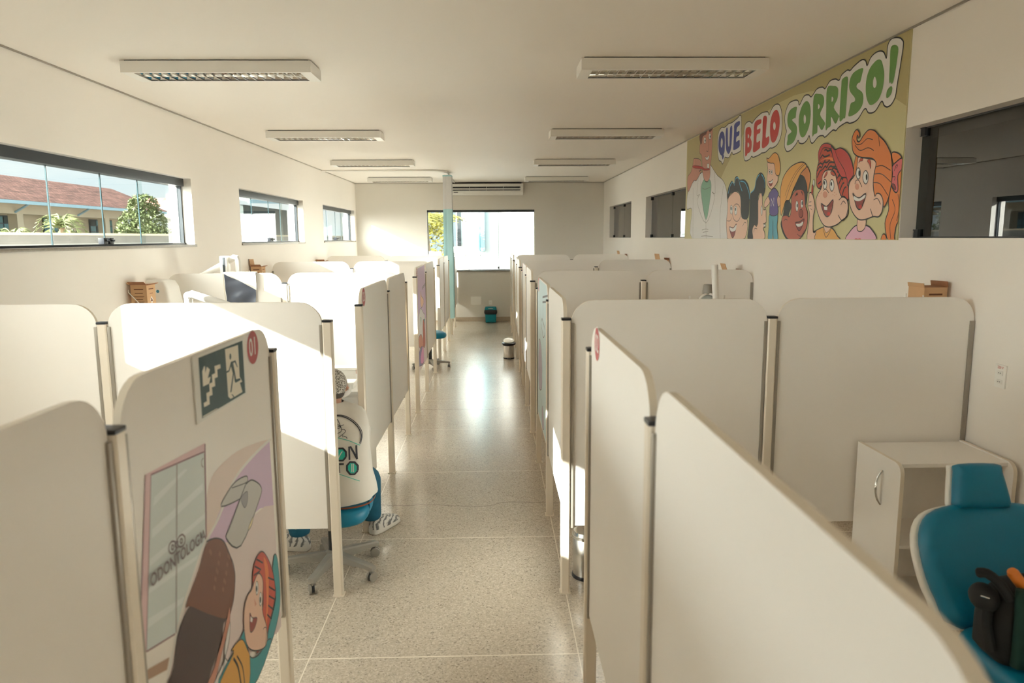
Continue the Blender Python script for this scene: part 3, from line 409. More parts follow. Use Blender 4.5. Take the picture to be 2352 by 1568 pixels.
  'boy_in_red_cap': [['fs', 'peach', 0, '5533,2172 5481,2158 5425,2059 5448,1991 5434,1877 5384,1877 5382,1813 5534,1812 5511,1998 5552,2070 5542,2140', 8], ['fs', 'red', 0, '5500,2165 5499,2224 5481,2223 5479,2163', 3], ['fs', 'white', 0, '5455,2241 5456,2226 5462,2217 5471,2218 5480,2228 5485,2243 5484,2258 5477,2267 5468,2266 5459,2256', 4], ['ls', 'black', 4, '5530,2102 5493,2103', ''], ['ls', 'black', 4, '5540,2075 5489,2073', ''], ['ls', 'black', 4, '5479,2045 5505,2052', ''], ['fs', 'orangeshirt', 0, '5427,1877 5257,1912 5131,1900 5048,1849 5016,1813 5382,1812 5384,1877', 8], ['fs', 'peach', 0, '5258,1923 5161,1921 5163,1891 5223,1870', 4], ['ls', 'black', 5, '5268,1902 5225,1839 5181,1855 5142,1901', ''], ['fs', 'redhair', 0, '5399,2395 5351,2488 5234,2464 5132,2358 5036,2270 4949,2234 4914,2116 4920,2087 4975,2114 5028,2122 5088,2215 5135,2288 5261,2317 5321,2289 5317,2206 5362,2191 5414,2218 5428,2282 5423,2345', 8], ['fs', 'orangehair', 0, '5375,2393 5272,2407 5169,2391 5132,2353 5224,2387 5305,2396', ''], ['ls', 'black', 12, '5319,2461 5291,2465 5266,2452 5216,2454', ''], ['ls', 'black', 12, '5377,2411 5344,2431 5308,2416 5228,2420', ''], ['ls', 'black', 12, '5408,2364 5373,2377 5337,2368 5293,2392', ''], ['ls', 'black', 12, '5421,2324 5382,2352 5345,2343 5314,2376 5268,2371 5224,2385', ''], ['ls', 'black', 12, '5415,2276 5377,2315 5343,2327', ''], ['ls', 'black', 12, '5332,2326 5288,2348 5263,2335 5222,2367 5143,2359', ''], ['ls', 'black', 12, '5245,2323 5207,2340 5173,2332 5107,2330', ''], ['ls', 'black', 12, '5181,2312 5150,2322 5104,2305', ''], ['ls', 'black', 12, '5391,2227 5345,2244', ''], ['ls', 'black', 12, '5363,2199 5323,2212', ''], ['ls', 'black', 12, '5103,2295 5075,2283', ''], ['ls', 'black', 12, '5091,2245 5063,2272 5065,2253', ''], ['ls', 'black', 12, '5065,2203 5032,2240 5010,2229', ''], ['ls', 'black', 12, '5043,2158 5011,2200 4986,2207', ''], ['ls', 'black', 12, '5007,2121 4982,2168 4952,2176', ''], ['fs', 'peach', 0, '5326,2284 5261,2316 5147,2298 5094,2225 5029,2127 4974,2109 4931,2088 4908,2029 4917,1980 4986,1953 5057,1925 5165,1909 5258,1923 5336,1977 5393,2047 5411,2112 5382,2158 5328,2202', 8], ['fs', 'redcap', 0, '5399,2390 5413,2459 5365,2505 5284,2508 5202,2480 5154,2444 5234,2466 5333,2481 5381,2440', 6], ['fs', 'redcap', 0, '5213,2479 5154,2448 5069,2450 4971,2409 4902,2344 4862,2255 4916,2212 4938,2185 4954,2236 5033,2250 5105,2315 5169,2391', 8], ['ls', 'black', 5, '5154,2448 5091,2373 4997,2296 4954,2236', ''], ['fs', 'redhair', 0, '5301,2267 5260,2307 5247,2293 5278,2270', 4], ['fs', 'redhair', 0, '5197,2301 5146,2292 5132,2266 5183,2280', 4], ['fs', 'white', 0, '5246,2215 5249,2195 5264,2183 5283,2185 5300,2199 5309,2220 5306,2240 5291,2252 5272,2250 5255,2236', 6], ['fs', 'black', 0, '5275,2228 5277,2219 5282,2215 5290,2215 5297,2221 5301,2230 5299,2238 5294,2243 5286,2242 5279,2236', ''], ['fs', 'white', 0, '5132,2200 5136,2176 5151,2163 5171,2164 5190,2180 5199,2204 5196,2228 5181,2242 5160,2240 5142,2224', 6], ['fs', 'black', 0, '5164,2212 5165,2204 5170,2199 5178,2200 5185,2205 5188,2214 5187,2222 5181,2227 5174,2226 5167,2221', ''], ['fs', 'nosepink', 0, '5230,2141 5235,2128 5251,2120 5273,2121 5291,2131 5300,2145 5295,2159 5278,2167 5257,2165 5238,2156', ''], ['ls', 'black', 5, '5295,2173 5262,2183 5207,2153', ''], ['fs', 'mouth', 0, '5319,2081 5229,2057 5133,2100 5151,2018 5208,1983 5269,2012', 8], ['f', 'white', 0, '5273,2059 5217,2056 5214,2030 5263,2033', 3], ['fs', 'red', 0, '5163,2003 5167,1995 5179,1991 5194,1991 5207,1996 5213,2005 5209,2012 5197,2017 5182,2016 5169,2011', ''], ['ls', 'black', 6, '5046,2093 4995,2111 4931,2090 4908,2029 4941,1964 4991,1953 5043,1989', ''], ['ls', 'black', 5, '5015,2057 4981,2083 4943,2064', ''], ['fs', 'nosepink', 0, '5339,2155 5343,2153 5352,2154 5352,2158 5344,2159', ''], ['fs', 'nosepink', 0, '5316,2159 5320,2156 5328,2158 5329,2162 5321,2162', ''], ['fs', 'nosepink', 0, '5355,2138 5359,2135 5367,2137 5368,2141 5360,2141', ''], ['fs', 'nosepink', 0, '5111,2149 5115,2147 5122,2148 5123,2152 5116,2152', ''], ['fs', 'nosepink', 0, '5082,2135 5086,2133 5094,2134 5094,2138 5087,2138', ''], ['fs', 'nosepink', 0, '5108,2127 5112,2124 5120,2126 5120,2129 5113,2130', ''], ['fs', 'nosepink', 0, '5131,2135 5135,2133 5143,2134 5143,2138 5136,2139', '']],
  'girl_with_ponytail': [['fs', 'orange', 0, '4410,2332 4356,2338 4297,2303 4274,2238 4266,2121 4251,2057 4253,1953 4302,1911 4317,1847 4313,1814 4385,1814 4432,1922 4401,2000 4408,2061 4387,2150 4355,2212', 8], ['fs', 'orange', 0, '4465,1815 4456,1848 4432,1856 4409,1839 4410,1814', 6], ['ls', 'black', 5, '4309,2090 4284,2017 4304,1933', ''], ['ls', 'black', 5, '4368,2063 4328,1997 4373,1913 4354,1826', ''], ['fs', 'bow', 0, '4297,2299 4273,2279 4281,2239 4323,2201 4312,2116 4342,2104 4387,2146 4391,2181 4383,2214 4393,2258 4349,2283', 8], ['ls', 'black', 5, '4344,2245 4334,2261 4350,2262 4366,2230', ''], ['ls', 'black', 5, '4385,2197 4353,2195 4359,2174', ''], ['fs', 'mouth', 0, '4344,2141 4336,2130 4335,2121 4344,2119 4357,2124 4371,2134 4380,2146 4381,2154 4372,2156 4358,2151', 4], ['fs', 'pinkshirt', 0, '4907,1813 4855,1882 4780,1915 4767,1886 4709,1876 4667,1911 4591,1889 4533,1814', 8], ['fs', 'bow', 0, '4753,1814 4793,1822 4779,1830 4753,1826 4727,1830 4711,1822', ''], ['fs', 'peach', 0, '4767,1960 4672,1957 4666,1904 4709,1875 4767,1886', 6], ['fs', 'peach', 0, '4816,2356 4749,2349 4620,2324 4581,2298 4599,2233 4599,2161 4573,2096 4549,2109 4497,2101 4470,2056 4475,1994 4513,1964 4574,1966 4681,1950 4766,1956 4850,2007 4899,2076 4919,2174 4896,2215 4842,2253', 8], ['fs', 'orange', 0, '4842,2372 4817,2358 4833,2262 4865,2244 4864,2317', 6], ['fs', 'orange', 0, '4891,2409 4912,2487 4886,2530 4849,2541 4815,2511 4818,2484 4844,2505 4845,2473 4810,2459 4758,2494 4697,2518 4624,2502 4568,2464 4495,2419 4439,2365 4414,2332 4395,2271 4385,2197 4393,2129 4417,2062 4457,2020 4471,2064 4505,2101 4549,2109 4573,2096 4601,2179 4593,2250 4581,2298 4638,2333 4759,2352 4837,2372', 8], ['ls', 'black', 5, '4890,2484 4847,2446 4780,2442 4709,2465 4640,2449', ''], ['ls', 'black', 5, '4866,2443 4793,2400 4692,2406 4618,2379', ''], ['ls', 'black', 5, '4578,2275 4502,2275 4407,2238', ''], ['ls', 'black', 5, '4595,2232 4504,2224 4394,2168', ''], ['ls', 'black', 5, '4597,2179 4513,2164 4416,2088', ''], ['ls', 'black', 5, '4572,2464 4551,2398', ''], ['fs', 'redhair', 0, '4802,2320 4782,2348 4749,2344 4752,2331 4784,2330', 3], ['fs', 'redhair', 0, '4691,2322 4665,2333 4645,2304 4644,2270 4666,2302', 3], ['fs', 'white', 0, '4769,2251 4772,2230 4784,2218 4802,2219 4818,2234 4827,2256 4824,2277 4811,2289 4793,2287 4777,2273', 6], ['fs', 'black', 0, '4773,2252 4774,2241 4778,2234 4786,2235 4792,2242 4796,2254 4795,2266 4790,2272 4783,2272 4776,2264', ''], ['fs', 'white', 0, '4664,2218 4668,2193 4683,2179 4704,2181 4723,2198 4733,2223 4729,2248 4714,2262 4693,2260 4674,2243', 6], ['fs', 'black', 0, '4674,2220 4675,2208 4680,2202 4686,2202 4693,2210 4696,2221 4696,2233 4691,2239 4684,2239 4678,2231', ''], ['fs', 'nosepink', 0, '4775,2166 4779,2154 4791,2148 4808,2149 4823,2157 4830,2170 4826,2182 4813,2189 4796,2187 4782,2179', ''], ['ls', 'black', 5, '4834,2187 4822,2209 4783,2206 4740,2162', ''], ['fs', 'mouth', 0, '4855,2127 4813,2103 4755,2095 4683,2117 4704,2058 4745,2018 4790,2033 4825,2082', 8], ['fs', 'white', 0, '4836,2109 4764,2089 4690,2110 4694,2089 4762,2072 4825,2082', ''], ['fs', 'red', 0, '4722,2033 4725,2025 4735,2021 4748,2022 4759,2027 4764,2035 4761,2042 4751,2047 4738,2046 4727,2041', ''], ['ls', 'black', 5, '4579,2070 4536,2077 4493,2039', ''], ['ls', 'black', 5, '4612,2017 4584,1975 4566,1966', '']],
}
SCREEN_ART = [['fs', 'beigearc', 0, '1962,1104 1997,1160 2070,1183 2225,1185 2399,1161 2546,1132 2545,1123 2344,1117 2180,1103 2048,1050 1972,1011 1953,1019', ''], ['f', 'lavender', 0, '2546,1132 2547,1088 2551,877 2406,926 2268,939 2175,897 1953,998 2048,1050 2191,1106 2346,1125', ''], ['f', 'palewall', 0, '2551,881 2553,697 2564,398 2528,395 1870,609 1664,748 1734,854 1904,994 1969,999 2176,900 2311,929 2455,914', ''], ['ls', 'white', 12, '2554,1130 2346,1125 2180,1103 2045,1037 1903,988 1734,854 1661,769', ''], ['f', 'doorglass', 0, '1664,1299 1973,1262 1946,1019 1895,991 1786,915 1721,859 1576,901', ''], ['f', 'streak', 0, '1648,1168 1950,1176 1950,1156 1645,1147', ''], ['f', 'streak', 0, '1628,1103 1949,1089 1949,1075 1625,1087', ''], ['f', 'streak', 0, '1613,1041 1888,994 1879,985 1609,1026', ''], ['f', 'streak', 0, '1672,1240 1842,1252 1863,1245 1663,1220', ''], ['f', 'streak', 0, '1595,970 1788,926 1774,914 1589,950', ''], ['f', 'pinkframe', 0, '1637,1307 1984,1282 1984,1257 1664,1298', ''], ['f', 'pinkframe', 0, '1637,1306 1664,1299 1575,900 1541,892', ''], ['l', 'mauve', 8, '1983,1280 1948,1018', ''], ['l', 'mauve', 4, '1664,1298 1974,1260', ''], ['l', 'mauve', 3, '1637,1306 1541,892', ''], ['l', 'mauve', 3, '1664,1299 1575,900', ''], ['l', 'graypale', 6, '1802,1282 1727,857', ''], ['l', 'mauve', 4, '1575,900 1721,859', ''], ['ls', 'graypale', 4, '1965,1244 1953,1241 1951,1229 1961,1219', ''], ['f', 'tanboard', 0, '1537,868 1682,820 1665,797 1533,845', ''], ['ls', 'textgray', 5, '1764,1075 1761,1069 1754,1066 1745,1065 1736,1068 1728,1073 1723,1080 1722,1087 1725,1093 1731,1096 1740,1097 1750,1094 1758,1089 1763,1082 1764,1075', ''], ['ls', 'textgray', 5, '1749,1078 1746,1075 1742,1075 1738,1079 1737,1084 1739,1087 1744,1087 1748,1083 1749,1078', ''], ['ls', 'textgray', 5, '1816,1070 1813,1064 1805,1060 1796,1060 1786,1063 1777,1068 1772,1075 1771,1082 1774,1088 1781,1092 1791,1092 1801,1090 1809,1084 1815,1077 1816,1070', ''], ['ls', 'textgray', 5, '1800,1073 1797,1070 1792,1070 1788,1074 1787,1079 1789,1082 1794,1082 1798,1078 1800,1073', ''], ['ls', 'textgray', 5, '1773,1068 1767,1069 1761,1073 1757,1078 1756,1083 1759,1086 1764,1086 1770,1084 1776,1080', ''], ['fs', 'lampgray', 0, '2128,1088 2199,1096 2288,1082 2300,1061 2288,1030 2229,1028 2068,1063', 4], ['fs', 'lampgray', 0, '2288,1057 2344,1049 2424,997 2400,960 2204,880 2090,953 2129,980 2265,1050', 5], ['ls', 'black', 3, '2158,1088 2268,1064 2296,1062', ''], ['fs', 'cream', 0, '2329,926 2312,905 2275,900 2290,914', 3], ['fs', 'lampdark', 0, '2229,1028 2254,987 2284,995 2288,1030', 2], ['fs', 'afrodark', 0, '1749,864 1868,877 2087,732 2026,713 2001,669 1925,637 1856,619 1666,747 1696,783', ''], ['fs', 'afro', 0, '2019,984 2067,952 2105,895 2128,846 2136,797 2102,731 2055,715 1935,793 1823,878 1790,899 1881,951 1945,1002', ''], ['ls', 'black', 4, '1946,1006 1970,1002 2019,985 2068,953 2105,896 2132,844 2135,794 2102,731 2036,715', ''], ['ls', 'afrolight', 7, '1966,976 1959,967', ''], ['ls', 'afrolight', 7, '2052,845 2045,836', ''], ['ls', 'afrolight', 7, '2002,902 1995,893', ''], ['ls', 'afrolight', 7, '2097,904 2089,894', ''], ['ls', 'afrolight', 7, '2039,824 2032,815', ''], ['ls', 'afrolight', 7, '1989,881 1982,872', ''], ['ls', 'afrolight', 7, '2083,882 2076,873', ''], ['ls', 'afrolight', 7, '2031,938 2024,929', ''], ['ls', 'afrolight', 7, '1977,860 1970,852', ''], ['ls', 'afrolight', 7, '2070,860 2063,851', ''], ['ls', 'afrolight', 7, '2018,917 2012,908', ''], ['ls', 'afrolight', 7, '1970,970 1963,961', ''], ['ls', 'afrolight', 7, '2057,839 2049,830', ''], ['ls', 'afrolight', 7, '2006,896 1999,887', ''], ['ls', 'afrolight', 7, '2101,897 2094,888', ''], ['ls', 'afrolight', 7, '2043,818 2036,809', ''], ['ls', 'afrolight', 7, '1993,875 1986,866', ''], ['ls', 'afrolight', 7, '2088,875 2080,866', ''], ['ls', 'afrolight', 7, '2035,932 2028,923', ''], ['ls', 'afrolight', 7, '1981,854 1974,846', ''], ['ls', 'afrolight', 7, '2074,854 2067,845', ''], ['ls', 'afrolight', 7, '2023,911 2016,902', ''], ['ls', 'afrolight', 7, '1974,964 1967,956', ''], ['ls', 'afrolight', 7, '2061,832 2054,824', ''], ['ls', 'afrolight', 7, '2010,890 2003,881', ''], ['ls', 'afrolight', 7, '2106,891 2098,882', ''], ['fs', 'tan', 0, '2078,740 2034,701 1941,633 1870,609 1915,579 2016,653 2062,678', 2], ['fs', 'coat', 0, '2071,695 2051,639 1999,604 1915,579 1994,526 2056,553 2012,626', 3], ['fs', 'teal', 0, '2525,703 2556,651 2553,487 2429,408 2402,464 2510,538 2494,653', 4], ['fs', 'teal', 0, '2398,440 2424,407 2215,377 1946,558 2122,589 2191,599 2213,494 2298,445', 4], ['fs', 'yellowshirt', 0, '2153,588 2196,528 2215,484 2175,404 1962,547 2081,583 2065,604', 3], ['ls', 'black', 9, '2078,569 2110,518 2127,436', ''], ['ls', 'black', 6, '2107,559 2147,494 2155,417', ''], ['fs', 'redhair', 0, '2369,781 2426,747 2489,656 2505,558 2434,498 2375,458 2277,462 2324,527 2376,609 2345,717 2282,695 2301,763', 4], ['fs', 'orangehair', 0, '2405,748 2445,677 2416,544 2381,494 2409,591 2410,686', ''], ['ls', 'black', 6, '2310,759 2370,718', ''], ['ls', 'black', 6, '2296,733 2358,719', ''], ['ls', 'black', 6, '2331,774 2392,732', ''], ['ls', 'black', 6, '2436,656 2499,615', ''], ['ls', 'black', 6, '2440,619 2502,573', ''], ['ls', 'black', 6, '2434,587 2499,539', ''], ['ls', 'black', 6, '2419,560 2475,512', ''], ['ls', 'black', 6, '2404,533 2447,492', ''], ['ls', 'black', 6, '2287,709 2318,701', ''], ['fs', 'peach', 0, '2345,717 2381,666 2357,576 2391,492 2376,436 2300,460 2217,516 2183,576 2187,661 2226,696 2271,697 2302,714', 4], ['fs', 'white', 0, '2330,671 2325,658 2317,654 2309,658 2304,670 2304,684 2308,696 2316,701 2324,697 2330,685', 2], ['fs', 'black', 0, '2321,673 2318,667 2314,665 2310,667 2308,673 2307,680 2310,685 2314,687 2318,685 2320,680', ''], ['fs', 'white', 0, '2359,615 2354,603 2346,598 2338,602 2332,614 2332,629 2337,641 2345,646 2354,642 2359,630', 2], ['fs', 'black', 0, '2350,617 2347,612 2343,610 2339,612 2336,618 2336,625 2339,630 2343,632 2347,630 2350,624', ''], ['fs', 'mouth', 0, '2236,630 2255,604 2301,577 2270,558 2230,569', 3], ['f', 'white', 0, '2241,617 2260,598 2252,589 2236,602', ''], ['fs', 'nosepink', 0, '2283,658 2305,625 2286,627', ''], ['ls', 'black', 3, '2353,506 2370,504 2385,487 2367,441', '']]
SIGN_ART = [['f', 'signwhite', 0, '1944,1537 2322,1536 2322,1353 1944,1351', ''], ['f', 'signgreen', 0, '1968,1528 2316,1526 2315,1355 1965,1358', ''], ['f', 'signcream', 0, '2164,1521 2275,1518 2273,1416 2293,1396 2272,1396 2289,1363 2218,1363 2183,1364 2166,1375', ''], ['fs', 'signgreen', 0, '2212,1491 2209,1486 2204,1483 2199,1484 2196,1488 2195,1494 2198,1499 2202,1502 2207,1501 2211,1497', ''], ['f', 'signgreen', 0, '2205,1476 2245,1474 2260,1449 2253,1451 2238,1469 2223,1469 2235,1433 2240,1414 2275,1411 2278,1404 2233,1404 2226,1411 2224,1435 2214,1417 2194,1383 2184,1384 2215,1438 2203,1462 2188,1449 2163,1448 2163,1454 2184,1454', ''], ['f', 'signgreen', 0, '2193,1376 2201,1375 2216,1363 2207,1364', ''], ['f', 'signcream', 0, '2001,1499 2008,1497 2006,1478 2020,1494 2040,1482 2021,1461 2043,1461 2029,1444 1985,1444 1986,1487', ''], ['f', 'signcream', 0, '2074,1486 2118,1484 2119,1472 2093,1472 2093,1450 2070,1451 2070,1428 2045,1429 2046,1407 2023,1408 2022,1385 1982,1386 1981,1398 2004,1398 2004,1421 2028,1421 2028,1443 2051,1443 2051,1465 2076,1465', ''], ['f', 'signcream', 0, '1969,1363 2074,1361 2076,1359 1971,1360', '']]
SHIRT_ART = [['ls', 'ink', 4, '-910,883 -875,888 -834,882 -795,864 -760,836 -741,807 -734,783 -736,762 -740,748', ''], ['ls', 'ink', 3, '-911,887 -875,891 -834,887 -792,869 -755,839 -735,807 -730,782 -732,761 -735,744', ''], ['ls', 'ink', 3, '-880,874 -865,871 -852,854 -835,819 -864,804', ''], ['ls', 'ink', 3, '-836,825 -820,823 -816,811 -847,789', ''], ['ls', 'ink', 3, '-868,835 -844,841 -827,846', ''], ['ls', 'ink', 3, '-872,845 -853,846 -843,834 -863,830', ''], ['ls', 'ink', 3, '-827,799 -824,788', ''], ['ls', 'ink', 3, '-820,793 -806,787 -803,780', ''], ['ls', 'printgreen', 3, '-909,798 -860,789 -792,770 -737,739', ''], ['ls', 'printgreen', 3, '-887,620 -848,612 -786,587 -733,560', ''], ['f', 'printgreen', 0, '-807,694 -820,680 -839,681 -853,696 -855,717 -842,732 -823,731 -808,715', ''], ['l', 'ink', 10, '-803,692 -818,675 -841,676 -857,695 -859,719 -844,736 -821,735 -804,717 -803,692', ''], ['f', 'printgreen', 0, '-748,617 -760,604 -779,607 -791,624 -793,646 -780,659 -762,657 -748,638', ''], ['l', 'ink', 10, '-744,614 -758,599 -780,602 -796,623 -797,648 -782,664 -760,660 -744,639 -744,614', ''], ['l', 'ink', 9, '-785,675 -790,741 -783,740 -747,673', ''], ['l', 'ink', 9, '-749,673 -755,743', ''], ['l', 'ink', 10, '-871,659 -813,657', ''], ['l', 'ink', 11, '-841,659 -836,613', ''], ['ls', 'white', 5, '-843,687 -828,714 -822,720', ''], ['ls', 'white', 4, '-773,654 -772,613', ''], ['ls', 'white', 4, '-765,653 -763,611', '']]
SCREEN05_ART = [['f', 'lavender', 0, '7739,1525 8498,1536 8557,1307 8567,1112 8556,908 7667,990', ''], ['f', 'palewall', 0, '7667,990 8556,908 8561,408 7625,414 7624,744', ''], ['fs', 'coat', 0, '7978,1076 7826,1040 7714,985 7659,823 7840,686 8207,740 8425,932 8270,994', 6], ['fs', 'peach', 0, '8023,1263 7957,1165 8065,1077 8296,1099 8291,1154 8096,1205', 6], ['ls', 'sketch', 9, '8161,1288 8560,1318', ''], ['ls', 'sketch', 9, '8175,1272 8556,1301', ''], ['fs', 'tan', 0, '7714,782 7992,778 8177,618 7753,670', 6], ['fs', 'brownskin', 0, '8171,888 8338,891 8408,630 8177,618', 6], ['fs', 'violet', 0, '7639,607 8046,638 8188,435 7627,490', 5], ['fs', 'magenta', 0, '7851,555 8135,633 8181,446 7873,471', 5], ['fs', 'shirtgreen', 0, '7914,988 7937,873 8012,968', 4], ['fs', 'teal', 0, '8279,919 8420,912 8384,845', 4]]
SCREEN04_ART = [['f', 'cream_teal', 0, '4660,450 5735,450 5735,1440 5640,1530 4760,1530 4660,1440', ''], ['ls', 'sketch', 14, '5145,1423 4657,1473', ''], ['ls', 'sketch', 14, '5159,1386 4673,1433', ''], ['ls', 'sketch', 9, '5111,1386 5103,1212', ''], ['ls', 'sketch', 9, '5215,1264 4912,1217 5062,1143 5288,1214 5215,1261', ''], ['fs', 'lilac_grey', 0, '5535,1060 5325,1039 5244,951 5215,756 5522,681 5653,828', 6], ['ls', 'bluegrey', 14, '5144,986 5179,913 5215,826', ''], ['ls', 'bluegrey', 10, '5521,852 5402,811 5274,734', ''], ['ls', 'sketch', 9, '5289,649 5215,452 5129,374', ''], ['fs', 'lilac_grey', 0, '5215,605 5074,589 5018,489 5179,461', 5]]
SCREEN09_ART = [['f', 'brownpic', 0, '14104,1075 14876,1032 14661,375 13946,413', ''], ['fs', 'tan', 0, '14232,973 14672,945 14633,648 14238,649', ''], ['fs', 'afrodark', 0, '14070,633 14623,617 14573,463 14075,480', '']]
# ------------------------------------------------------------------ room shell
XL, XR, YN, YF, H = -3.0, 2.422, -4.4, 15.99, 3.033
WL = 0.22
def wall_blocks(axis, c0, c1, a0, a1, holes, m, z1=H+0.06):
    """wall slab between c0..c1 along its length a0..a1 with rectangular openings (b0,b1,z0,z1)"""
    mb = MB(); cuts = sorted(set([a0, a1]+[v for h in holes for v in h[:2]]))
    for s, e in zip(cuts, cuts[1:]):
        hs = [h for h in holes if h[0] <= s+1e-6 and h[1] >= e-1e-6]
        spans = [(0.0, hs[0][2]), (hs[0][3], z1)] if hs else [(0.0, z1)]
        for z0, zz in spans:
            if axis == 'x': mb.box(c0, c1, s, e, z0, zz, m)
            else: mb.box(s, e, c0, c1, z0, zz, m)
    return mb
ZS, ZT = 1.80, 2.445
LEFT_WINDOWS = [(4.40, 7.36), (8.72, 11.59), (12.92, 15.80), (0.0, 2.88), (-2.70, -1.34)]  # last opening is unseen, added and sized to brighten the right-hand screens
RIGHT_OPENINGS = [(1.40, 4.285), (8.85, 11.56), (12.79, 15.17)]
struct(MB().box(XL-WL, 5.6, YN-0.2, YF+0.3, -0.12, 0.0, M['floor']).build('floor', smooth=None), 'floor', 'polished beige terrazzo floor with pale joints and hairline cracks')
struct(MB().box(XL-WL, 5.6, YN-0.2, YF+0.3, H, H+0.14, M['ceiling']).build('ceiling', smooth=None), 'ceiling', 'plain off-white plaster ceiling')
struct(wall_blocks('x', XL-WL, XL, YN, YF+0.3, [w+(ZS, ZT) for w in LEFT_WINDOWS], M['wall']).build('wall_left', smooth=None), 'wall', 'cream left wall pierced by a row of high horizontal windows')
struct(wall_blocks('x', XR, XR+0.15, YN, YF+0.3, [w+(1.832, 2.468) for w in RIGHT_OPENINGS], M['wall']).build('wall_right', smooth=None), 'wall', 'cream right wall with the cartoon mural and dark glazed openings')
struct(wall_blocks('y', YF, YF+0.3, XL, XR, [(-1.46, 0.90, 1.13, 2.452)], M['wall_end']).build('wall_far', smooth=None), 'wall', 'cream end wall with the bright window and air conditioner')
struct(wall_blocks('y', YN-0.2, YN, XL, XR, [], M['wall']).build('wall_near', smooth=None), 'wall', 'cream wall behind the viewpoint')
ar = MB()
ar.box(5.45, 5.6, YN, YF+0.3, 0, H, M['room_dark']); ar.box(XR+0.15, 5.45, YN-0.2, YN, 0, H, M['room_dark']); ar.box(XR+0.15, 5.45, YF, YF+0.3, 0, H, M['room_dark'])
struct(ar.build('wall_adjoining', smooth=None), 'wall', 'dim walls of the unlit room behind the right-hand glazing')
for nm, a in (('trim_1', (XL, XL+0.012, YN, YF)), ('trim_2', (XR-0.012, XR, YN, YF)), ('trim_3', (XL, XR, YF-0.012, YF))):
    struct(MB().box(a[0], a[1], a[2], a[3], H-0.010, H, M['channel']).build(nm, smooth=None), 'trim', 'thin grey shadow line where ceiling meets '+{'trim_1': 'the left wall', 'trim_2': 'the right wall', 'trim_3': 'the end wall'}[nm])
struct(MB().box(XL, XR, YF-0.015, YF, 0, 0.095, M['base']).build('baseboard_far', bevel=0.003), 'baseboard', 'beige stone skirting along the end wall')
struct(MB().box(XR-0.015, XR, YN, YF-0.015, 0, 0.095, M['base']).build('baseboard_right', bevel=0.003), 'baseboard', 'beige stone skirting along the right wall')
struct(MB().box(XL, XL+0.015, YN, YF-0.015, 0, 0.095, M['base']).build('baseboard_left', bevel=0.003), 'baseboard', 'beige stone skirting along the left wall')

def left_window(n, y0, y1, label):
    r = thing('window_%d' % n, label, 'window', (XL-0.12, (y0+y1)/2, ZS), kind='structure'); L = y1-y0; h = L/2; H_ = ZT-ZS
    MB().box(-0.05, 0.05, -h, h-0.002, H_-0.075, H_, M['track']).build('track', r, bevel=0.003)
    MB().box(-0.03, 0.03, -h, h, 0.0, 0.016, M['dark_grey']).build('bottom_rail', r)
    MB().box(-0.02, 0.02, h-0.014, h, 0.016, H_-0.075, M['dark_grey']).box(-0.02, 0.02, -h, -h+0.014, 0.016, H_-0.075, M['dark_grey']).build('side_rail', r)
    MB().box(-0.11, 0.135, -h-0.01, h+0.02, -0.024, 0.0, M['granite']).build('sill', r, bevel=0.004)
    q = 0.27*L; e = [-h+0.014, -h+q, 0, h-q, h-0.014]
    for k in range(4):
        x = -0.012 if k in (0, 3) else 0.012
        a, b = e[k]-(0.03 if k == 3 else 0), e[k+1]+(0.03 if k == 0 else 0)
        p = MB().box(x-0.004, x+0.004, a, b, 0.016, H_-0.075, M['glass']).build('pane', r, smooth=None)
        ed = a if k in (1, 2, 3) else b
        if k != 2: MB().box(x-0.0045, x+0.0045, (b if k in (0, 1) else a)-0.005, (b if k in (0, 1) else a)+0.005, 0.016, H_-0.075, M['glass_edge']).build('pane_edge', p)
    for s in (-0.045, 0.045):
        l = MB().box(0.0, 0.045, s-0.03, s+0.03, 0.016, 0.066, M['black']).tube([(0.045, s, 0.045), (0.07, s, 0.045)], 0.008, M['black'])
        l.build('latch', r, bevel=0.003)
    return r
for n, (w, lb) in enumerate(zip(LEFT_WINDOWS, ['high window in the left wall looking on to the red tiled roof, largest in view', 'high window in the left wall, middle of the three seen', 'high window in the left wall nearest the end wall', 'high window in the left wall beside the viewpoint', 'unseen high window added behind the viewpoint to light the right side'])):
    left_window(n+1, w[0], w[1], lb)
# end-wall window
r = thing('window_7', 'wide bright window in the end wall with dark top track, palm and white building outside', 'window', (-0.28, YF+0.11, 1.13), kind='structure')
MB().box(-1.18, 1.18, -0.05, 0.05, 1.272, 1.322, M['dark_grey']).build('track', r, bevel=0.003)
MB().box(-1.18, 1.18, -0.03, 0.03, 0, 0.016, M['dark_grey']).build('bottom_rail', r)
MB().box(-1.18, -1.165, -0.02, 0.02, 0.016, 1.272, M['dark_grey']).box(1.170, 1.18, -0.02, 0.02, 0.016, 1.272, M['white_plastic']).build('side_rail', r)
MB().box(-1.19, 1.19, -0.135, 0.18, -0.026, 0, M['granite']).build('sill', r, bevel=0.004)
for a, b, y in ((-1.165, -0.02, -0.012), (-0.05, 0.39, 0.012), (0.36, 1.17, -0.012)):
    p = MB().box(a, b, y-0.004, y+0.004, 0.016, 1.272, M['glass']).build('pane', r, smooth=None)
    MB().box(b-0.004, b+0.004, y-0.0045, y+0.0045, 0.016, 1.272, M['glass_edge']).build('pane_edge', p)
MB().box(0.36, 0.40, -0.05, -0.016, 0.03, 0.075, M['black']).build('latch', r, bevel=0.004)
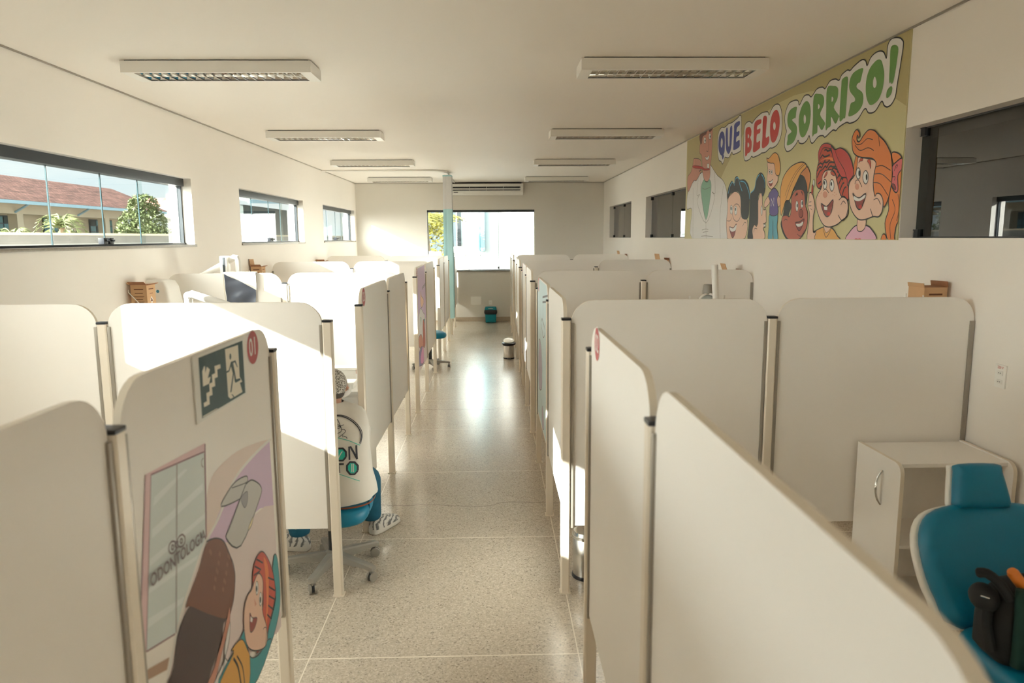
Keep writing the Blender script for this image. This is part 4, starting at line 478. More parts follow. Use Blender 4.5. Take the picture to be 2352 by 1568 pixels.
# right-hand glazed openings
for n, (y0, y1) in enumerate(RIGHT_OPENINGS):
    r = thing('window_%d' % (n+8), ['dark glazed opening in the right wall beside the mural, nearest the viewpoint', 'dark glazed opening in the right wall just beyond the mural', 'small dark glazed opening in the right wall nearest the end wall'][n], 'window', (XR+0.10, (y0+y1)/2, 1.832), kind='structure')
    h = (y1-y0)/2; Z = 2.468-1.832
    for a, b in ((-h+0.006, -0.004), (0.004, h-0.006)):
        MB().box(-0.005, 0.005, a, b, 0.008, Z-0.008, M['glass_tint']).build('pane', r, smooth=None)
    MB().box(-0.012, 0.012, -h, h, 0, 0.008, M['dark_grey']).box(-0.012, 0.012, -h, h, Z-0.008, Z, M['dark_grey']).build('rail', r)
    for yy in (h-0.006, -h+0.056, 0.025):
        for zz in (0.0, Z-0.05): MB().box(-0.022, 0.022, yy-0.05, yy, zz, zz+0.05, M['dark_grey']).box(-0.025, -0.022, yy-0.016, yy-0.006, zz, zz+0.045, M['chrome']).build('patch_fitting', r, bevel=0.002)

# ------------------------------------------------------------------ booth screens
PB_D, PT, POST_H = 0.37, 1.54, 1.44
def screen(axis, c, label, posts, panels, zb, inset=None, group=None, wall_channels=()):
    mid = (min(p[0] for p in panels)+max(p[1] for p in panels))/2
    root = thing('booth_screen', label, 'partition screen', (mid, c, 0) if axis == 'x' else (c, mid, 0), group=group)
    T = (lambda u, v, z: (u-mid, v, z)) if axis == 'x' else (lambda u, v, z: (v, u-mid, z))
    def bx(mb, u0, u1, v0, v1, z0, z1, m):
        p = T(u0, v0, z0); q = T(u1, v1, z1)
        return mb.box(min(p[0], q[0]), max(p[0], q[0]), min(p[1], q[1]), max(p[1], q[1]), z0, z1, m)
    pan = []
    for a, b in panels:
        P = rrect(a, b, zb, PT, 0.115, 7, 'cd'); V = [(u-mid, z) for u, z in P]
        mb = MB().prism(V, -0.009, 0.009, M['panel'], 'y' if axis == 'x' else 'x', M['edge'])
        pan.append(mb.build('panel', root, smooth=25))
    for u in posts:
        w = 0.023; ch = 0.006
        oc = [(-w+ch, -w), (w-ch, -w), (w, -w+ch), (w, w-ch), (w-ch, w), (-w+ch, w), (-w, w-ch), (-w, -w+ch)]
        k = T(u, 0, 0)
        po = MB().prism([(k[0]+a, k[1]+b) for a, b in oc], 0.006, POST_H, M['post']).build('post', root, smooth=20)
        bx(MB(), u-0.024, u+0.024, -0.024, 0.024, POST_H, POST_H+0.012, M['black']).build('post_cap', po, bevel=0.004, label='black plastic post cap')
        bx(MB(), u-0.029, u+0.029, -0.029, 0.029, 0, 0.006, M['edge']).build('foot_plate', po)
        for sgn in (-1, 1):
            e = u+sgn*0.036
            if any(a-0.02 < e < b+0.02 for a, b in panels):
                mb = MB(); bx(mb, min(u+sgn*0.024, u+sgn*0.040), max(u+sgn*0.024, u+sgn*0.040), -0.0165, 0.0165, zb-0.012, POST_H-0.012, M['channel']); mb.build('panel_channel', po, bevel=0.003)
    for u, sg in wall_channels:
        mb = MB(); bx(mb, min(u, u+sg*0.024), max(u, u+sg*0.024), -0.0165, 0.0165, zb-0.02, POST_H-0.02, M['channel']); mb.build('wall_channel', root, bevel=0.003)
    return root, pan, mid
def attach(o, root):
    """geometry written in room coordinates, carried by an upright root"""
    o.matrix_parent_inverse = Matrix.Translation(-root.location); return o
G1, G2, G3, G4 = 'divider screens left of the corridor', 'divider screens right of the corridor', 'booth fronts left of the corridor', 'booth fronts right of the corridor'
A_, B_ = -0.829, 0.356
e_ = 0.026
Ldiv = [3.564, 6.672, 9.825, 12.981]; Rdiv = [3.553, 6.682, 9.81, 12.93]
lab = ['sunlit divider screen left of the corridor, directly in front of the seated person', 'sunlit divider screen left of the corridor with the grey apron hung over it', 'sunlit divider screen left of the corridor directly behind the one with the apron', 'divider screen left of the corridor nearest the end wall, below the teal curtain']
for y, l in zip(Ldiv, lab):
    screen('x', y, l, [-1.927, A_], [(XL+0.004, -1.927-e_), (-1.927+e_, A_-e_)], PB_D, group=G1, wall_channels=[(XL+0.002, 1)])
lab = ['divider screen right of the corridor nearest the viewpoint, with the white cabinet against it', 'divider screen right of the corridor behind the dental lamp', 'third divider screen right of the corridor counting from the viewpoint', 'divider screen right of the corridor nearest the end wall']
for y, l in zip(Rdiv, lab):
    screen('x', y, l, [1.390, B_], [(B_+e_, 1.390-e_), (1.390+e_, XR-0.004)], PB_D, group=G2, wall_channels=[(XR-0.002, -1)])
ZF = 0.43
FL = [  # left fronts: posts, panels, label
    ([1.522, 2.627], [(0.43, 1.522-e_), (1.522+e_, 2.627-e_)], 'booth front left of the corridor numbered 01, bearing the exit sign'),
    ([4.40, 5.55], [(4.40+e_, 5.55-e_), (5.55+e_, 6.672-0.03)], 'plain white booth front left of the corridor numbered 03, behind the seated person'),
    ([7.549, 8.625], [(7.549+e_, 8.625-e_), (8.625+e_, 9.825-0.03)], 'booth front left of the corridor with a lilac cartoon print'),
    ([10.719, 11.783], [(10.719+e_, 11.783-e_), (11.783+e_, 12.981-0.03)], 'plain booth front left of the corridor next to the foot of the teal curtain'),
    ([13.832, 14.937], [(13.832+e_, 14.937-e_), (14.937+e_, YF-0.02)], 'booth front left of the corridor nearest the end wall, with a brown picture')]
fl = [screen('y', A_, l, p, q, ZF, group=G3) for p, q, l in FL]
FR = [
    ([1.539, 2.577], [(0.43, 1.539-e_), (1.539+e_, 2.577-e_)], 'booth front right of the corridor numbered 02, large and blurred in the near corner'),
    ([4.62, 5.762], [(3.553+0.03, 4.62-e_), (4.62+e_, 5.762-e_)], 'booth front right of the corridor with a pale green cartoon print'),
    ([7.801, 8.893], [(6.682+0.03, 7.801-e_), (7.801+e_, 8.893-e_)], 'plain booth front right of the corridor, just beyond the pale green print'),
    ([10.94, 12.05], [(9.81+0.03, 10.94-e_), (10.94+e_, 12.05-e_)], 'plain booth front right of the corridor, behind the pedal bin in the corridor'),
    ([14.03, 15.10], [(12.93+0.03, 14.03-e_), (14.03+e_, 15.10-e_)], 'booth front right of the corridor nearest the end wall')]
fr = [screen('y', B_, l, p, q, ZF, group=G4) for p, q, l in FR]

def screen_print(scr, k, items, side, extra=None):
    root, pan, mid = scr; face = 0.0096*side
    mb = draw(items, lambda u, v, l: (face+side*l, u-mid, v), step=0.00004)
    if extra: extra(mb, lambda u, v, l: (face+side*l, u-mid, v))
    return mb.build('printed_artwork', pan[k], smooth=None)
def odontologia(mb, f):
    V, F = text_shape('ODONTOLOGIA', 0.044, 0.02); w = max(v[0] for v in V)-min(v[0] for v in V); k = 0.325/w
    mb.raw([f(1.773+a*k, 1.043+b-a*0.06, 0.0048) for a, b in V], F, ink('textgray'))
screen_print(fl[0], 1, SCREEN_ART, 1, odontologia).__setitem__('label', 'cartoon print of a clinic door, a dentist and a red-haired child')
screen_print(fl[2], 0, SCREEN05_ART, 1)['label'] = 'lilac cartoon print of a figure in a white coat'
screen_print(fl[4], 0, SCREEN09_ART, 1)['label'] = 'brown picture print'
screen_print(fr[1], 1, SCREEN04_ART, -1)['label'] = 'pale green cartoon print with outlines'
def sticker(scr, k, num, y, z, side, r=0.056):
    root, pan, mid = scr; mb = MB(); f = lambda u, v, l: (side*(0.0098+l), (y-mid)+(u if side > 0 else -u), v+z)
    n = 40; c = [(cos(2*pi*i/n), sin(2*pi*i/n)) for i in range(n)]
    mb.raw([f(a*r*1.06, b*r*1.06, 0) for a, b in c], [tuple(range(n))], ink('white')); mb.raw([f(a*r, b*r, 0.0004) for a, b in c], [tuple(range(n))], M['sticker'])
    V, F = text_shape(num, 0.085); mb.raw([f(a*0.92, b, 0.0008) for a, b in V], F, ink('white'))
    mb.build('number_sticker', pan[k], smooth=None, label='round crimson sticker reading '+num)
sticker(fl[0], 1, '01', 2.425, 1.487, 1); sticker(fl[1], 0, '03', 4.52, 1.485, 1); sticker(fl[2], 0, '05', 7.66, 1.485, 1); sticker(fl[3], 0, '07', 10.83, 1.485, 1)
sticker(fr[0], 1, '02', 2.40, 1.490, -1); sticker(fr[1], 1, '04', 5.60, 1.485, -1); sticker(fr[2], 1, '06', 8.73, 1.485, -1)

# exit sign on the near left screen
r = thing('exit_sign', 'dark green exit sign with stairs, arrow and running figure on screen 01', 'sign', (A_+0.0105, 2.13, 1.443))
MB().box(0, 0.004, -0.198, 0.198, -0.094, 0.094, ink('signwhite')).build('plate', r, bevel=0.0008)
draw(SIGN_ART[1:], lambda u, v, l: (0.0042+l, u-2.13, v-1.443), step=0.0001).build('pictogram', r, smooth=None)

# ------------------------------------------------------------------ mural
r = thing('wall_mural', 'large cartoon mural of children and a dentist reading QUE BELO SORRISO! on the right wall', 'mural', (XR, 6.71, 1.82))
def mf(u, v, l): return (-0.006-l, min(max(u, 4.29), 9.138)-6.71, min(max(v, 1.822), 3.024)-1.82)
MB().box(-0.006, 0, 4.288-6.71, 9.14-6.71, 0.0, 1.205, ink('ground')).build('backing_board', r)
draw(MURAL_ART['backdrop'], mf, base=0.0003).build('backdrop', r, smooth=None)
draw(MURAL_ART['lettering'], mf, step=0.00006, base=0.0006).build('lettering', r, smooth=None, label='outlined letters QUE in blue, BELO in red and SORRISO! in green')
LB = {'doctor': 'dentist in a white coat holding a red toothbrush', 'bespectacled_boy': 'black-haired boy in round glasses', 'dark_haired_boy': 'boy with a tall black quiff', 'blond_boy': 'small blond boy in a purple top', 'boy_in_yellow_hat': 'boy in a yellow hat', 'boy_in_red_cap': 'freckled boy in a red cap raising a toothbrush', 'girl_with_ponytail': 'girl with orange ponytail and pink bow'}
for i, k in enumerate(['doctor', 'bespectacled_boy', 'dark_haired_boy', 'blond_boy', 'boy_in_yellow_hat', 'boy_in_red_cap', 'girl_with_ponytail']):
    draw(MURAL_ART[k], mf, step=0.00006, base=0.0006+0.0005*i).build('cartoon_figure', r, smooth=None, label=LB[k])

# ------------------------------------------------------------------ ceiling lights
def luminaire(x, y, label):
    r = thing('ceiling_light', label, 'ceiling light', (x, y, H), group='fluorescent fittings on the ceiling')
    L, W, D = 0.628, 0.148, 0.075; h = MB(); z0 = -0.008-D
    h.box(-L+0.02, L-0.02, -W+0.02, W-0.02, -0.008, 0, M['black'])  # black slab put in for the dark gap between housing and ceiling
    h.box(-L, L, -W, W, -0.018, -0.008, M['lacquer'])
    for s in (-1, 1):
        h.box(-L, L, min(s*W, s*(W-0.006)), max(s*W, s*(W-0.006)), z0, -0.018, M['lacquer'])
        h.box(min(s*L, s*(L-0.006)), max(s*L, s*(L-0.006)), -W+0.006, W-0.006, z0, -0.018, M['lacquer'])
        h.box(min(s*(L-0.006), s*(L-0.075)), max(s*(L-0.006), s*(L-0.075)), -W+0.006, W-0.006, z0, z0+0.006, M['lacquer'])
        h.box(-L+0.075, L-0.075, min(s*(W-0.006), s*(W-0.022)), max(s*(W-0.006), s*(W-0.022)), z0, z0+0.005, M['lacquer'])
    h.build('housing', r, smooth=None)
    rf = MB(); a, b = L-0.075, W-0.022
    for c in (-b/2, b/2):
        P = [(c+(b/2)*t, -0.022-0.050*(t*t)) for t in (-1, -0.75, -0.5, -0.25, 0, 0.25, 0.5, 0.75, 1)]
        V = [(-a, p, z) for p, z in P]+[(a, p, z) for p, z in P]; n = len(P)
        rf.raw(V, [(i, i+1, n+i+1, n+i) for i in range(n-1)], M['mirror'])
    rf.build('reflector', r, smooth=40)
    lv = MB()
    lv.box(-a, a, -0.004, 0.004, z0+0.002, z0+0.034, M['mirror'])
    for k in range(19):
        xx = -a+2*a*k/18
        for c in (-b/2, b/2): lv.prism([(xx-0.009, z0+0.034), (xx+0.009, z0+0.034), (xx+0.0015, z0+0.002), (xx-0.0015, z0+0.002)], c-b/2+0.004, c+b/2-0.004, M['mirror'], 'y')
    lv.build('louvre', r, smooth=None)
    for c in (-b/2, b/2): MB().tube([(-a, c, -0.036), (a, c, -0.036)], 0.012, M['tube'], 12).build('tube', r)
    return r
lum = luminaire(-1.84, 5.19, 'fluorescent ceiling fitting nearest the viewpoint on the left, above the sunlit screens')
spots = [(1.222, 5.12, 'fluorescent ceiling fitting nearest the viewpoint on the right, beside the mural lettering'), (-1.87, 8.36, 'second fluorescent ceiling fitting from the viewpoint in the left row'), (1.265, 8.30, 'second fluorescent ceiling fitting from the viewpoint in the right row'), (-1.845, 11.42, 'third fluorescent ceiling fitting from the viewpoint in the left row'), (1.256, 11.40, 'third fluorescent ceiling fitting from the viewpoint in the right row'), (-1.84, 14.60, 'fluorescent ceiling fitting left of the air conditioner, within the curtain rail'), (1.256, 14.60, 'fluorescent ceiling fitting right of the air conditioner')]
for x, y, l in spots: copy_tree(lum, l, (x, y, H))
# ------------------------------------------------------------------ end of the corridor
r = thing('air_conditioner', 'long white air conditioner under the ceiling above the end window', 'air conditioner', (-0.15, YF, 2.76))
b = MB(); P = [(0, 0.0), (-0.20, 0.0), (-0.245, 0.05), (-0.25, 0.20), (-0.23, 0.235), (0, 0.235)]
b.prism([(y, z) for y, z in P], -0.79, 0.79, M['white_plastic'], 'x'); b.build('casing', r, bevel=0.008)
for z0, z1 in ((0.135, 0.17), (0.088, 0.108)):
    g = MB().box(-0.735, 0.735, -0.256, -0.24, z0, z1, M['black'])
    o = g.build('air_slot', r, label='dark air slot')
    v = MB()
    for k in range(25): v.box(-0.72+0.06*k, -0.714+0.06*k, -0.259, -0.25, z0, z1, M['white_plastic'] if k % 6 == 0 else M['dark_grey'])
    v.build('vane', o)
MB().box(-0.70, -0.61, -0.256, -0.245, 0.045, 0.058, M['dark_grey']).build('badge', r)
MB().box(-0.5, 0.45, -0.252, -0.232, 0.028, 0.04, M['lacquer']).build('louvre_flap', r)
MB().tube([(-0.79, -0.12, 0.25), (-0.4, -0.12, 0.258), (0.5, -0.12, 0.256), (0.76, -0.12, 0.25)], 0.016, M['black']).build('top_tube', r, label='black tube on top')  # black tube running along the gap above the casing

def sheet(name, path, z0, z1, m, parent, th=0.002, loc=None, taper=None):
    """pleated cloth: plan path (x,y) hung from z1 to z0"""
    L, R = ribbon(path, th, False); n = len(path); rows = 9; V = []; F = []
    cx = sum(p[0] for p in path)/n; cy = sum(p[1] for p in path)/n
    loop = L+R[::-1]; k = len(loop)
    for i in range(rows):
        t = i/(rows-1); s = 1+(taper or 0)*sin(t*2.2)
        V.append([(cx+(p[0]-cx)*s, cy+(p[1]-cy)*s, z1+(z0-z1)*t) for p in loop])
    mb = MB().rings(V, m); return mb.build(name, parent, smooth=60)
r = thing('hospital_curtain', 'gathered teal curtain with white mesh top hanging from the curved ceiling rail', 'curtain', (0, 0, 0))
path = [(-0.845+0.078*sin(i*1.35)+0.010*sin(i*0.7), 13.44+0.30*i/44+0.012*cos(i*2.1)) for i in range(45)]
attach(sheet('teal_drape', path, 0.35, 2.37, M['curtain_teal'], r, taper=0.05), r); attach(sheet('mesh_top', [(-0.845+(p[0]+0.845)*0.98, p[1]) for p in path], 2.37, 2.96, M['curtain_white'], r), r)['label'] = 'white mesh upper band'
attach(sheet('header_tape', path, 2.955, 2.985, M['curtain_teal'], r), r)
r = thing('curtain_rail', 'white curved curtain rail fixed to the ceiling before the end wall', 'curtain rail', (0, 0, 0))
arc = [(-1.13+0.30*sin(a), 12.93+0.30-0.30*cos(a), H-0.014) for a in [i*pi/16 for i in range(9)]]
MB().tube([(XL, 12.93, H-0.014)]+arc+[(-0.83, 15.70, H-0.014)], 0.014, M['white_plastic'], 8).build('rail', r)

r = thing('pedal_bin', 'teal plastic pedal bin with black bag against the end wall', 'bin', (-0.085, 15.74, 0))
b = MB().rings([[(x*k, y*k, z) for x, y in rrect(-0.115, 0.115, -0.10, 0.10, 0.02, 3)] for k, z in ((0.98, 0.01), (1.0, 0.03), (1.08, 0.27))], M['teal_plastic']); b.build('body', r)
b = MB().box(-0.06, -0.05, -0.111, -0.10, 0.06, 0.17, M['teal_plastic']).box(0.05, 0.06, -0.111, -0.10, 0.06, 0.17, M['teal_plastic']).box(-0.06, 0.06, -0.111, -0.10, 0.16, 0.17, M['teal_plastic']).box(-0.05, 0.05, -0.125, -0.10, 0.045, 0.06, M['teal_plastic']); b.build('pedal', r, bevel=0.002)
MB().rings([[(x*k, y*k, z) for x, y in rrect(-0.128, 0.128, -0.115, 0.115, 0.03, 3)] for k, z in ((0.95, 0.185), (1.06, 0.20), (1.12, 0.235), (1.06, 0.275), (1.0, 0.29))], M['bin_bag']).build('bin_liner', r, label='black bin liner folded over the rim')
MB().rings([[(x*k, y*k, z) for x, y in rrect(-0.13, 0.13, -0.115, 0.115, 0.03, 3)] for k, z in ((1.0, 0.288), (1.0, 0.31), (0.88, 0.345), (0.6, 0.35))], M['teal_plastic']).build('lid', r)
MB().box(-0.05, 0.05, -0.117, -0.10, 0.312, 0.322, M['paper']).build('lid_label', r, bevel=0.001)
r = thing('junction_cover', 'blank white cover plate low on the end wall left of the teal bin', 'cover plate', (-0.41, YF, 0.365))
MB().prism([(-0.115, 0.012), (-0.06, 0), (0.06, 0), (0.115, 0.012), (0.115, 0.19), (-0.115, 0.19)], -0.022, 0, M['white_plastic'], 'y').build('plate', r, bevel=0.004)
r = thing('wall_socket', 'small white socket plate on the end wall above the teal bin', 'socket', (-0.09, YF, 0.37))
MB().box(-0.037, 0.037, -0.01, 0, 0, 0.095, M['white_plastic']).build('plate', r, bevel=0.003); MB().box(-0.018, 0.018, -0.013, -0.009, 0.03, 0.06, M['paper']).build('outlet', r, bevel=0.002)
# socket on the right wall
r = thing('wall_socket', 'white double socket plate marked 220 V on the right wall near the white cabinet', 'socket', (XR, 3.32, 1.122))
MB().box(-0.008, 0, -0.036, 0.036, 0, 0.112, M['white_plastic']).build('plate', r, bevel=0.003)
for z in (0.03, 0.072):
    so = MB().prism([(-0.020, z-0.010), (0.013, z-0.010), (0.021, z), (0.013, z+0.010), (-0.020, z+0.010)], -0.0105, -0.008, M['paper'], 'x').build('outlet', r)
    MB().lathe([(0.0018, 0), (0.0018, 0.003)], M['black'], (0, 0, 0), 8, Matrix.Translation((-0.0130, -0.006, z)) @ Matrix.Rotation(pi/2, 4, 'Y')).lathe([(0.0018, 0), (0.0018, 0.003)], M['black'], (0, 0, 0), 8, Matrix.Translation((-0.0130, 0.006, z)) @ Matrix.Rotation(pi/2, 4, 'Y')).build('pin_hole', so)
V, F = text_shape('220 V', 0.017); MB().raw([(-0.0085, -a, 0.098+bb) for a, bb in V], F, M['red_label']).build('voltage_label', r, smooth=None, label='red print 220 V')

# ------------------------------------------------------------------ boxes on the walls
def sharps_box(label, loc, rz=0.0, flap=1.0, open_=True, w=0.13, d=0.15, h=0.19, fh=0.09):
    r = thing('sharps_box', label, 'box', loc, rz, group='cardboard sharps boxes on the walls')
    b = MB(); t = 0.004
    b.box(-w/2, w/2, -d/2, d/2, 0, t, M['card']); b.box(-w/2, -w/2+t, -d/2, d/2, t, h, M['card']); b.box(w/2-t, w/2, -d/2, d/2, t, h, M['card']); b.box(-w/2+t, w/2-t, -d/2, -d/2+t, t, h, M['card']); b.box(-w/2+t, w/2-t, d/2-t, d/2, t, h, M['card'])
    b.build('carton', r, smooth=None)
    f = MB(); mx = Matrix.Translation((-w/2, 0, h)) @ Matrix.Rotation(radians(-12-55*(1-flap)), 4, 'Y'); f.box(-0.004, 0, -d/2, d/2, 0, fh, M['card'], mx); f.build('flap', r, smooth=None)
    f = MB(); mx = Matrix.Translation((0, -d/2, h)) @ Matrix.Rotation(radians(62 if open_ else -80), 4, 'X'); f.box(-w/2, w/2, 0, 0.004, 0, 0.05, M['card_dark'], mx); f.build('flap', r, smooth=None)
    f = MB(); mx = Matrix.Translation((w/2, 0, h)) @ Matrix.Rotation(radians(70 if open_ else -12), 4, 'Y'); f.box(0, 0.004, -d/2, d/2, 0, 0.03, M['card_dark'], mx); f.build('flap', r, smooth=None)
    p = MB(); random.seed(3)
    for z, l, hh in ((0.148, 0.075, 0.009), (0.118, 0.065, 0.006), (0.095, 0.085, 0.003), (0.088, 0.07, 0.003), (0.068, 0.06, 0.006), (0.05, 0.08, 0.003), (0.043, 0.075, 0.003), (0.025, 0.06, 0.004)): p.box(-l/2, l/2, -d/2-0.0006, -d/2, z, z+hh, M['print'])
    for z, l, hh in ((0.15, 0.08, 0.007), (0.115, 0.05, 0.004)): p.box(w/2, w/2+0.0006, -l/2, l/2, z, z+hh, M['print'])
    p.build('printed_lines', r, smooth=None)
    s = MB(); s.prism([(0.0, 0.03), (0.026, 0.062), (0.0, 0.094), (-0.026, 0.062)], w/2, w/2+0.0006, M['paper'], 'x')
    for a in (pi/2, pi*7/6, pi*11/6): s.prism([(0.009*cos(a)+0.008*cos(t*pi/6), 0.062+0.009*sin(a)+0.008*sin(t*pi/6)) for t in range(12)], w/2+0.0006, w/2+0.001, M['print'], 'x')
    s.build('hazard_label', r, smooth=None, label='white diamond hazard label')
    MB().tube([(-w/2-0.012, -d/2-0.01, 0.15), (-w/2-0.012, -d/2-0.012, 0.13), (w/2-0.03, -d/2-0.012, 0.004), (w/2-0.03, -d/2-0.012, -0.006), (w/2-0.03, d/2, -0.006), (-w/2-0.012, d/2, -0.006), (-w/2-0.012, d/2, 0.15)], 0.0035, M['white_plastic'], 6).build('wire_bracket', r)
    return r
sharps_box('brown sharps box in a white bracket on the left wall next to the white dispenser', (-2.905, 6.02, 1.295), 0, 0.1)
sharps_box('brown sharps box with one flap standing up, on the left wall under the middle window', (-2.91, 8.98, 1.325), 0, 1.1)
sharps_box('brown sharps box low on the left wall, barely showing above the third white divider', (-2.91, 12.30, 1.285), 0, 0.4)
sharps_box('brown sharps box on the right wall, showing above the nearest right divider', (2.325, 3.80, 1.385), 0.08, 1.0, False, 0.13, 0.13, 0.19, 0.022)
sharps_box('brown sharps box on the right wall above the screen behind the dental lamp', (2.335, 7.02, 1.310), 0.0, 0.85, False)
sharps_box('brown sharps box on the right wall below the dark opening beyond the mural', (2.335, 9.98, 1.335), 0.2, 1.0, False)
sharps_box('brown sharps box on the right wall nearest the end wall', (2.34, 13.12, 1.32), 0.1, 1.0, False)
r = thing('towel_dispenser', 'white paper towel dispenser with round blue badge on the left wall', 'dispenser', (XL, 6.38, 1.22))
MB().rings([[(0.0+x, y*k, z) for x, y in rrect(0, 0.21*kx, -0.14, 0.14, 0.03, 4, 'bc')] for k, kx, z in ((1.06, 1.1, 0), (1.0, 1.02, 0.06), (0.92, 0.9, 0.22), (0.84, 0.78, 0.27), (0.6, 0.5, 0.285))], M['white_plastic']).build('casing', r, smooth=50)
MB().lathe([(0.013, 0), (0.013, 0.003)], M['blue_logo'], (0.11, -0.133, 0.19), 16, Matrix.Rotation(pi/2, 4, 'X')).build('badge', r, label='round blue badge')
# ------------------------------------------------------------------ dental lamps
def dental_lamp(label, base, pole_h, arm, head=None, tube_r=0.032, block=None):
    r = thing('dental_lamp', label, 'dental lamp', base); bx_, by_ = base[0], base[1]
    L = lambda p: (p[0]-bx_, p[1]-by_, p[2])
    MB().lathe([(0.15, 0), (0.15, 0.02), (0.05, 0.05), (0.045, 0.06)], M['white_plastic']).build('base', r)
    MB().tube([(0, 0, 0.05), (0, 0, pole_h)], tube_r, M['white_plastic'], 14).build('pole', r)
    a = MB().tube([L(p) for p in arm], [tube_r]*len(arm), M['white_plastic'], 14); a.ball(L(arm[0]), tube_r*1.1, M['white_plastic'])
    a.build('arm', r)
    if block:
        x, y, z0, z1 = block; x -= bx_; y -= by_
        MB().box(x-0.022, x+0.045, y-0.05, y+0.05, z0, z1, M['white_plastic']).build('joint_block', r, bevel=0.012)
        MB().box(x+0.008, x+0.030, y-0.053, y-0.049, z0+0.03, z1-0.012, M['dark_grey']).build('joint_cover', r, bevel=0.001, label='grey cover strip')
    if head:
        hx, hy, hz = L(head)
        T = Matrix.Translation((hx, hy, hz))
        h = MB(); h.lathe([(0.036, 0), (0.036, 0.02), (0.031, 0.060), (0.028, 0.066), (0.001, 0.068)], M['grey_plastic'], (hx+0.008, hy, hz), 20); h.build('motor_housing', r)
        ho = MB()
        for s in (-1, 1):
            P = [(hx+s*0.012, hy-0.03, hz+0.004), (hx+s*0.035, hy-0.045, hz-0.006), (hx+s*0.060, hy-0.050, hz-0.028), (hx+s*0.078, hy-0.045, hz-0.07)]
            ho.tube([tuple(p) for p in spline(P, False)], 0.0075, M['white_plastic'], 8)
        ho.build('frame', r)
        MB().ball((hx, hy, hz-0.045), (0.062, 0.028, 0.042), M['lens'], 20, 10, Matrix.Rotation(0.35, 4, 'X')).build('reflector', r, label='bluish mirrored lens')
        for s in (-1, 1):
            P = [(hx+s*0.07, hy-0.02, hz-0.055), (hx+s*0.10, hy-0.02, hz-0.052), (hx+s*0.117, hy-0.02, hz-0.040), (hx+s*0.121, hy-0.02, hz-0.008)]
            MB().tube([tuple(p) for p in spline(P, False)], 0.007, M['white_plastic'], 8).build('handle', r)
    return r
def lamp(label, base, *a, **k): return dental_lamp(label, (base[0], base[1], 0), *a, **k)
lamp('white dental lamp arm bending down behind the nearest sunlit screen on the left', (-2.15, 5.10), 1.435, [(-2.15, 5.10, 1.455), (-2.12, 5.10, 1.468), (-1.95, 5.10, 1.41), (-1.72, 5.10, 1.33)], None, 0.029)
lamp('white dental lamp with raised slanting arm and block joint under the middle left window', (-2.83, 7.05), 1.46, [(-2.83, 7.05, 1.50), (-2.60, 7.05, 1.620), (-2.55, 7.05, 1.650), (-2.51, 7.05, 1.675), (-2.485, 7.05, 1.672), (-2.475, 7.05, 1.64), (-2.474, 7.05, 1.42)], None, 0.028, (-2.60, 7.02, 1.50, 1.69))
lamp('white dental lamp with upright arm and curved handles behind the nearest screen on the right', (1.62, 5.25), 1.20, [(1.62, 5.25, 1.22), (1.555, 4.80, 1.38), (1.492, 4.80, 1.40), (1.476, 4.80, 1.66)], (1.452, 4.88, 1.458), 0.023)

# ------------------------------------------------------------------ apron over the second left divider
r = thing('lead_apron', 'grey-blue vinyl apron with white backing hanging over a divider screen on the left', 'apron', (-2.32, 6.672, 1.24))
def cloth(fn, n, m, mt, th=0.004):
    V = []; F = []
    for j in range(m+1):
        for i in range(n+1): V.append(fn(i/n, j/m))
    k = len(V)
    V2 = [(x, y+th, z) for x, y, z in V]
    for j in range(m):
        for i in range(n):
            a = j*(n+1)+i; F.append((a, a+1, a+n+2, a+n+1)); F.append((k+a, k+a+n+1, k+a+n+2, k+a+1))
    ring = [i for i in range(n+1)]+[j*(n+1)+n for j in range(1, m+1)]+[m*(n+1)+i for i in range(n-1, -1, -1)]+[j*(n+1) for j in range(m-1, 0, -1)]
    for q in range(len(ring)): a, b2 = ring[q], ring[(q+1) % len(ring)]; F.append((a, k+a, k+b2, b2))
    return MB().raw(V+V2, F, mt)
fy = lambda u, v: -0.027-0.010*sin(u*9+v*5)*v-0.004*sin(v*14+u*6)
cloth(lambda u, v: (-0.145+0.285*u+0.02*v*(0.5-u), fy(u, v), 0.306-0.275*v+0.006*sin(u*7)*v), 22, 18, M['apron']).build('front_sheet', r, smooth=60)
cloth(lambda u, v: (-0.150+0.295*u, -0.046-0.006*sin(u*12)*v, 0.312-(0.006+0.155*u)*v-0.004*sin(u*8)*v), 20, 8, M['apron_white'], 0.003).build('folded_top', r, smooth=60, label='white backing folded forward')
MB().box(-0.15, 0.145, -0.046, 0.016, 0.3045, 0.3125, M['apron_white']).build('top_fold', r, bevel=0.003)
cloth(lambda u, v: (-0.15+0.29*u, 0.012+0.003*sin(u*7), 0.306-0.22*v), 10, 4, M['apron_white'], 0.003).build('rear_sheet', r, smooth=60)
MB().tube([(-0.150, -0.040, 0.295), (-0.142, -0.046, 0.10), (-0.135, -0.046, 0.045), (-0.10, -0.046, 0.022), (0.13, -0.044, 0.030)], 0.0035, M['edge'], 6).build('piping', r)

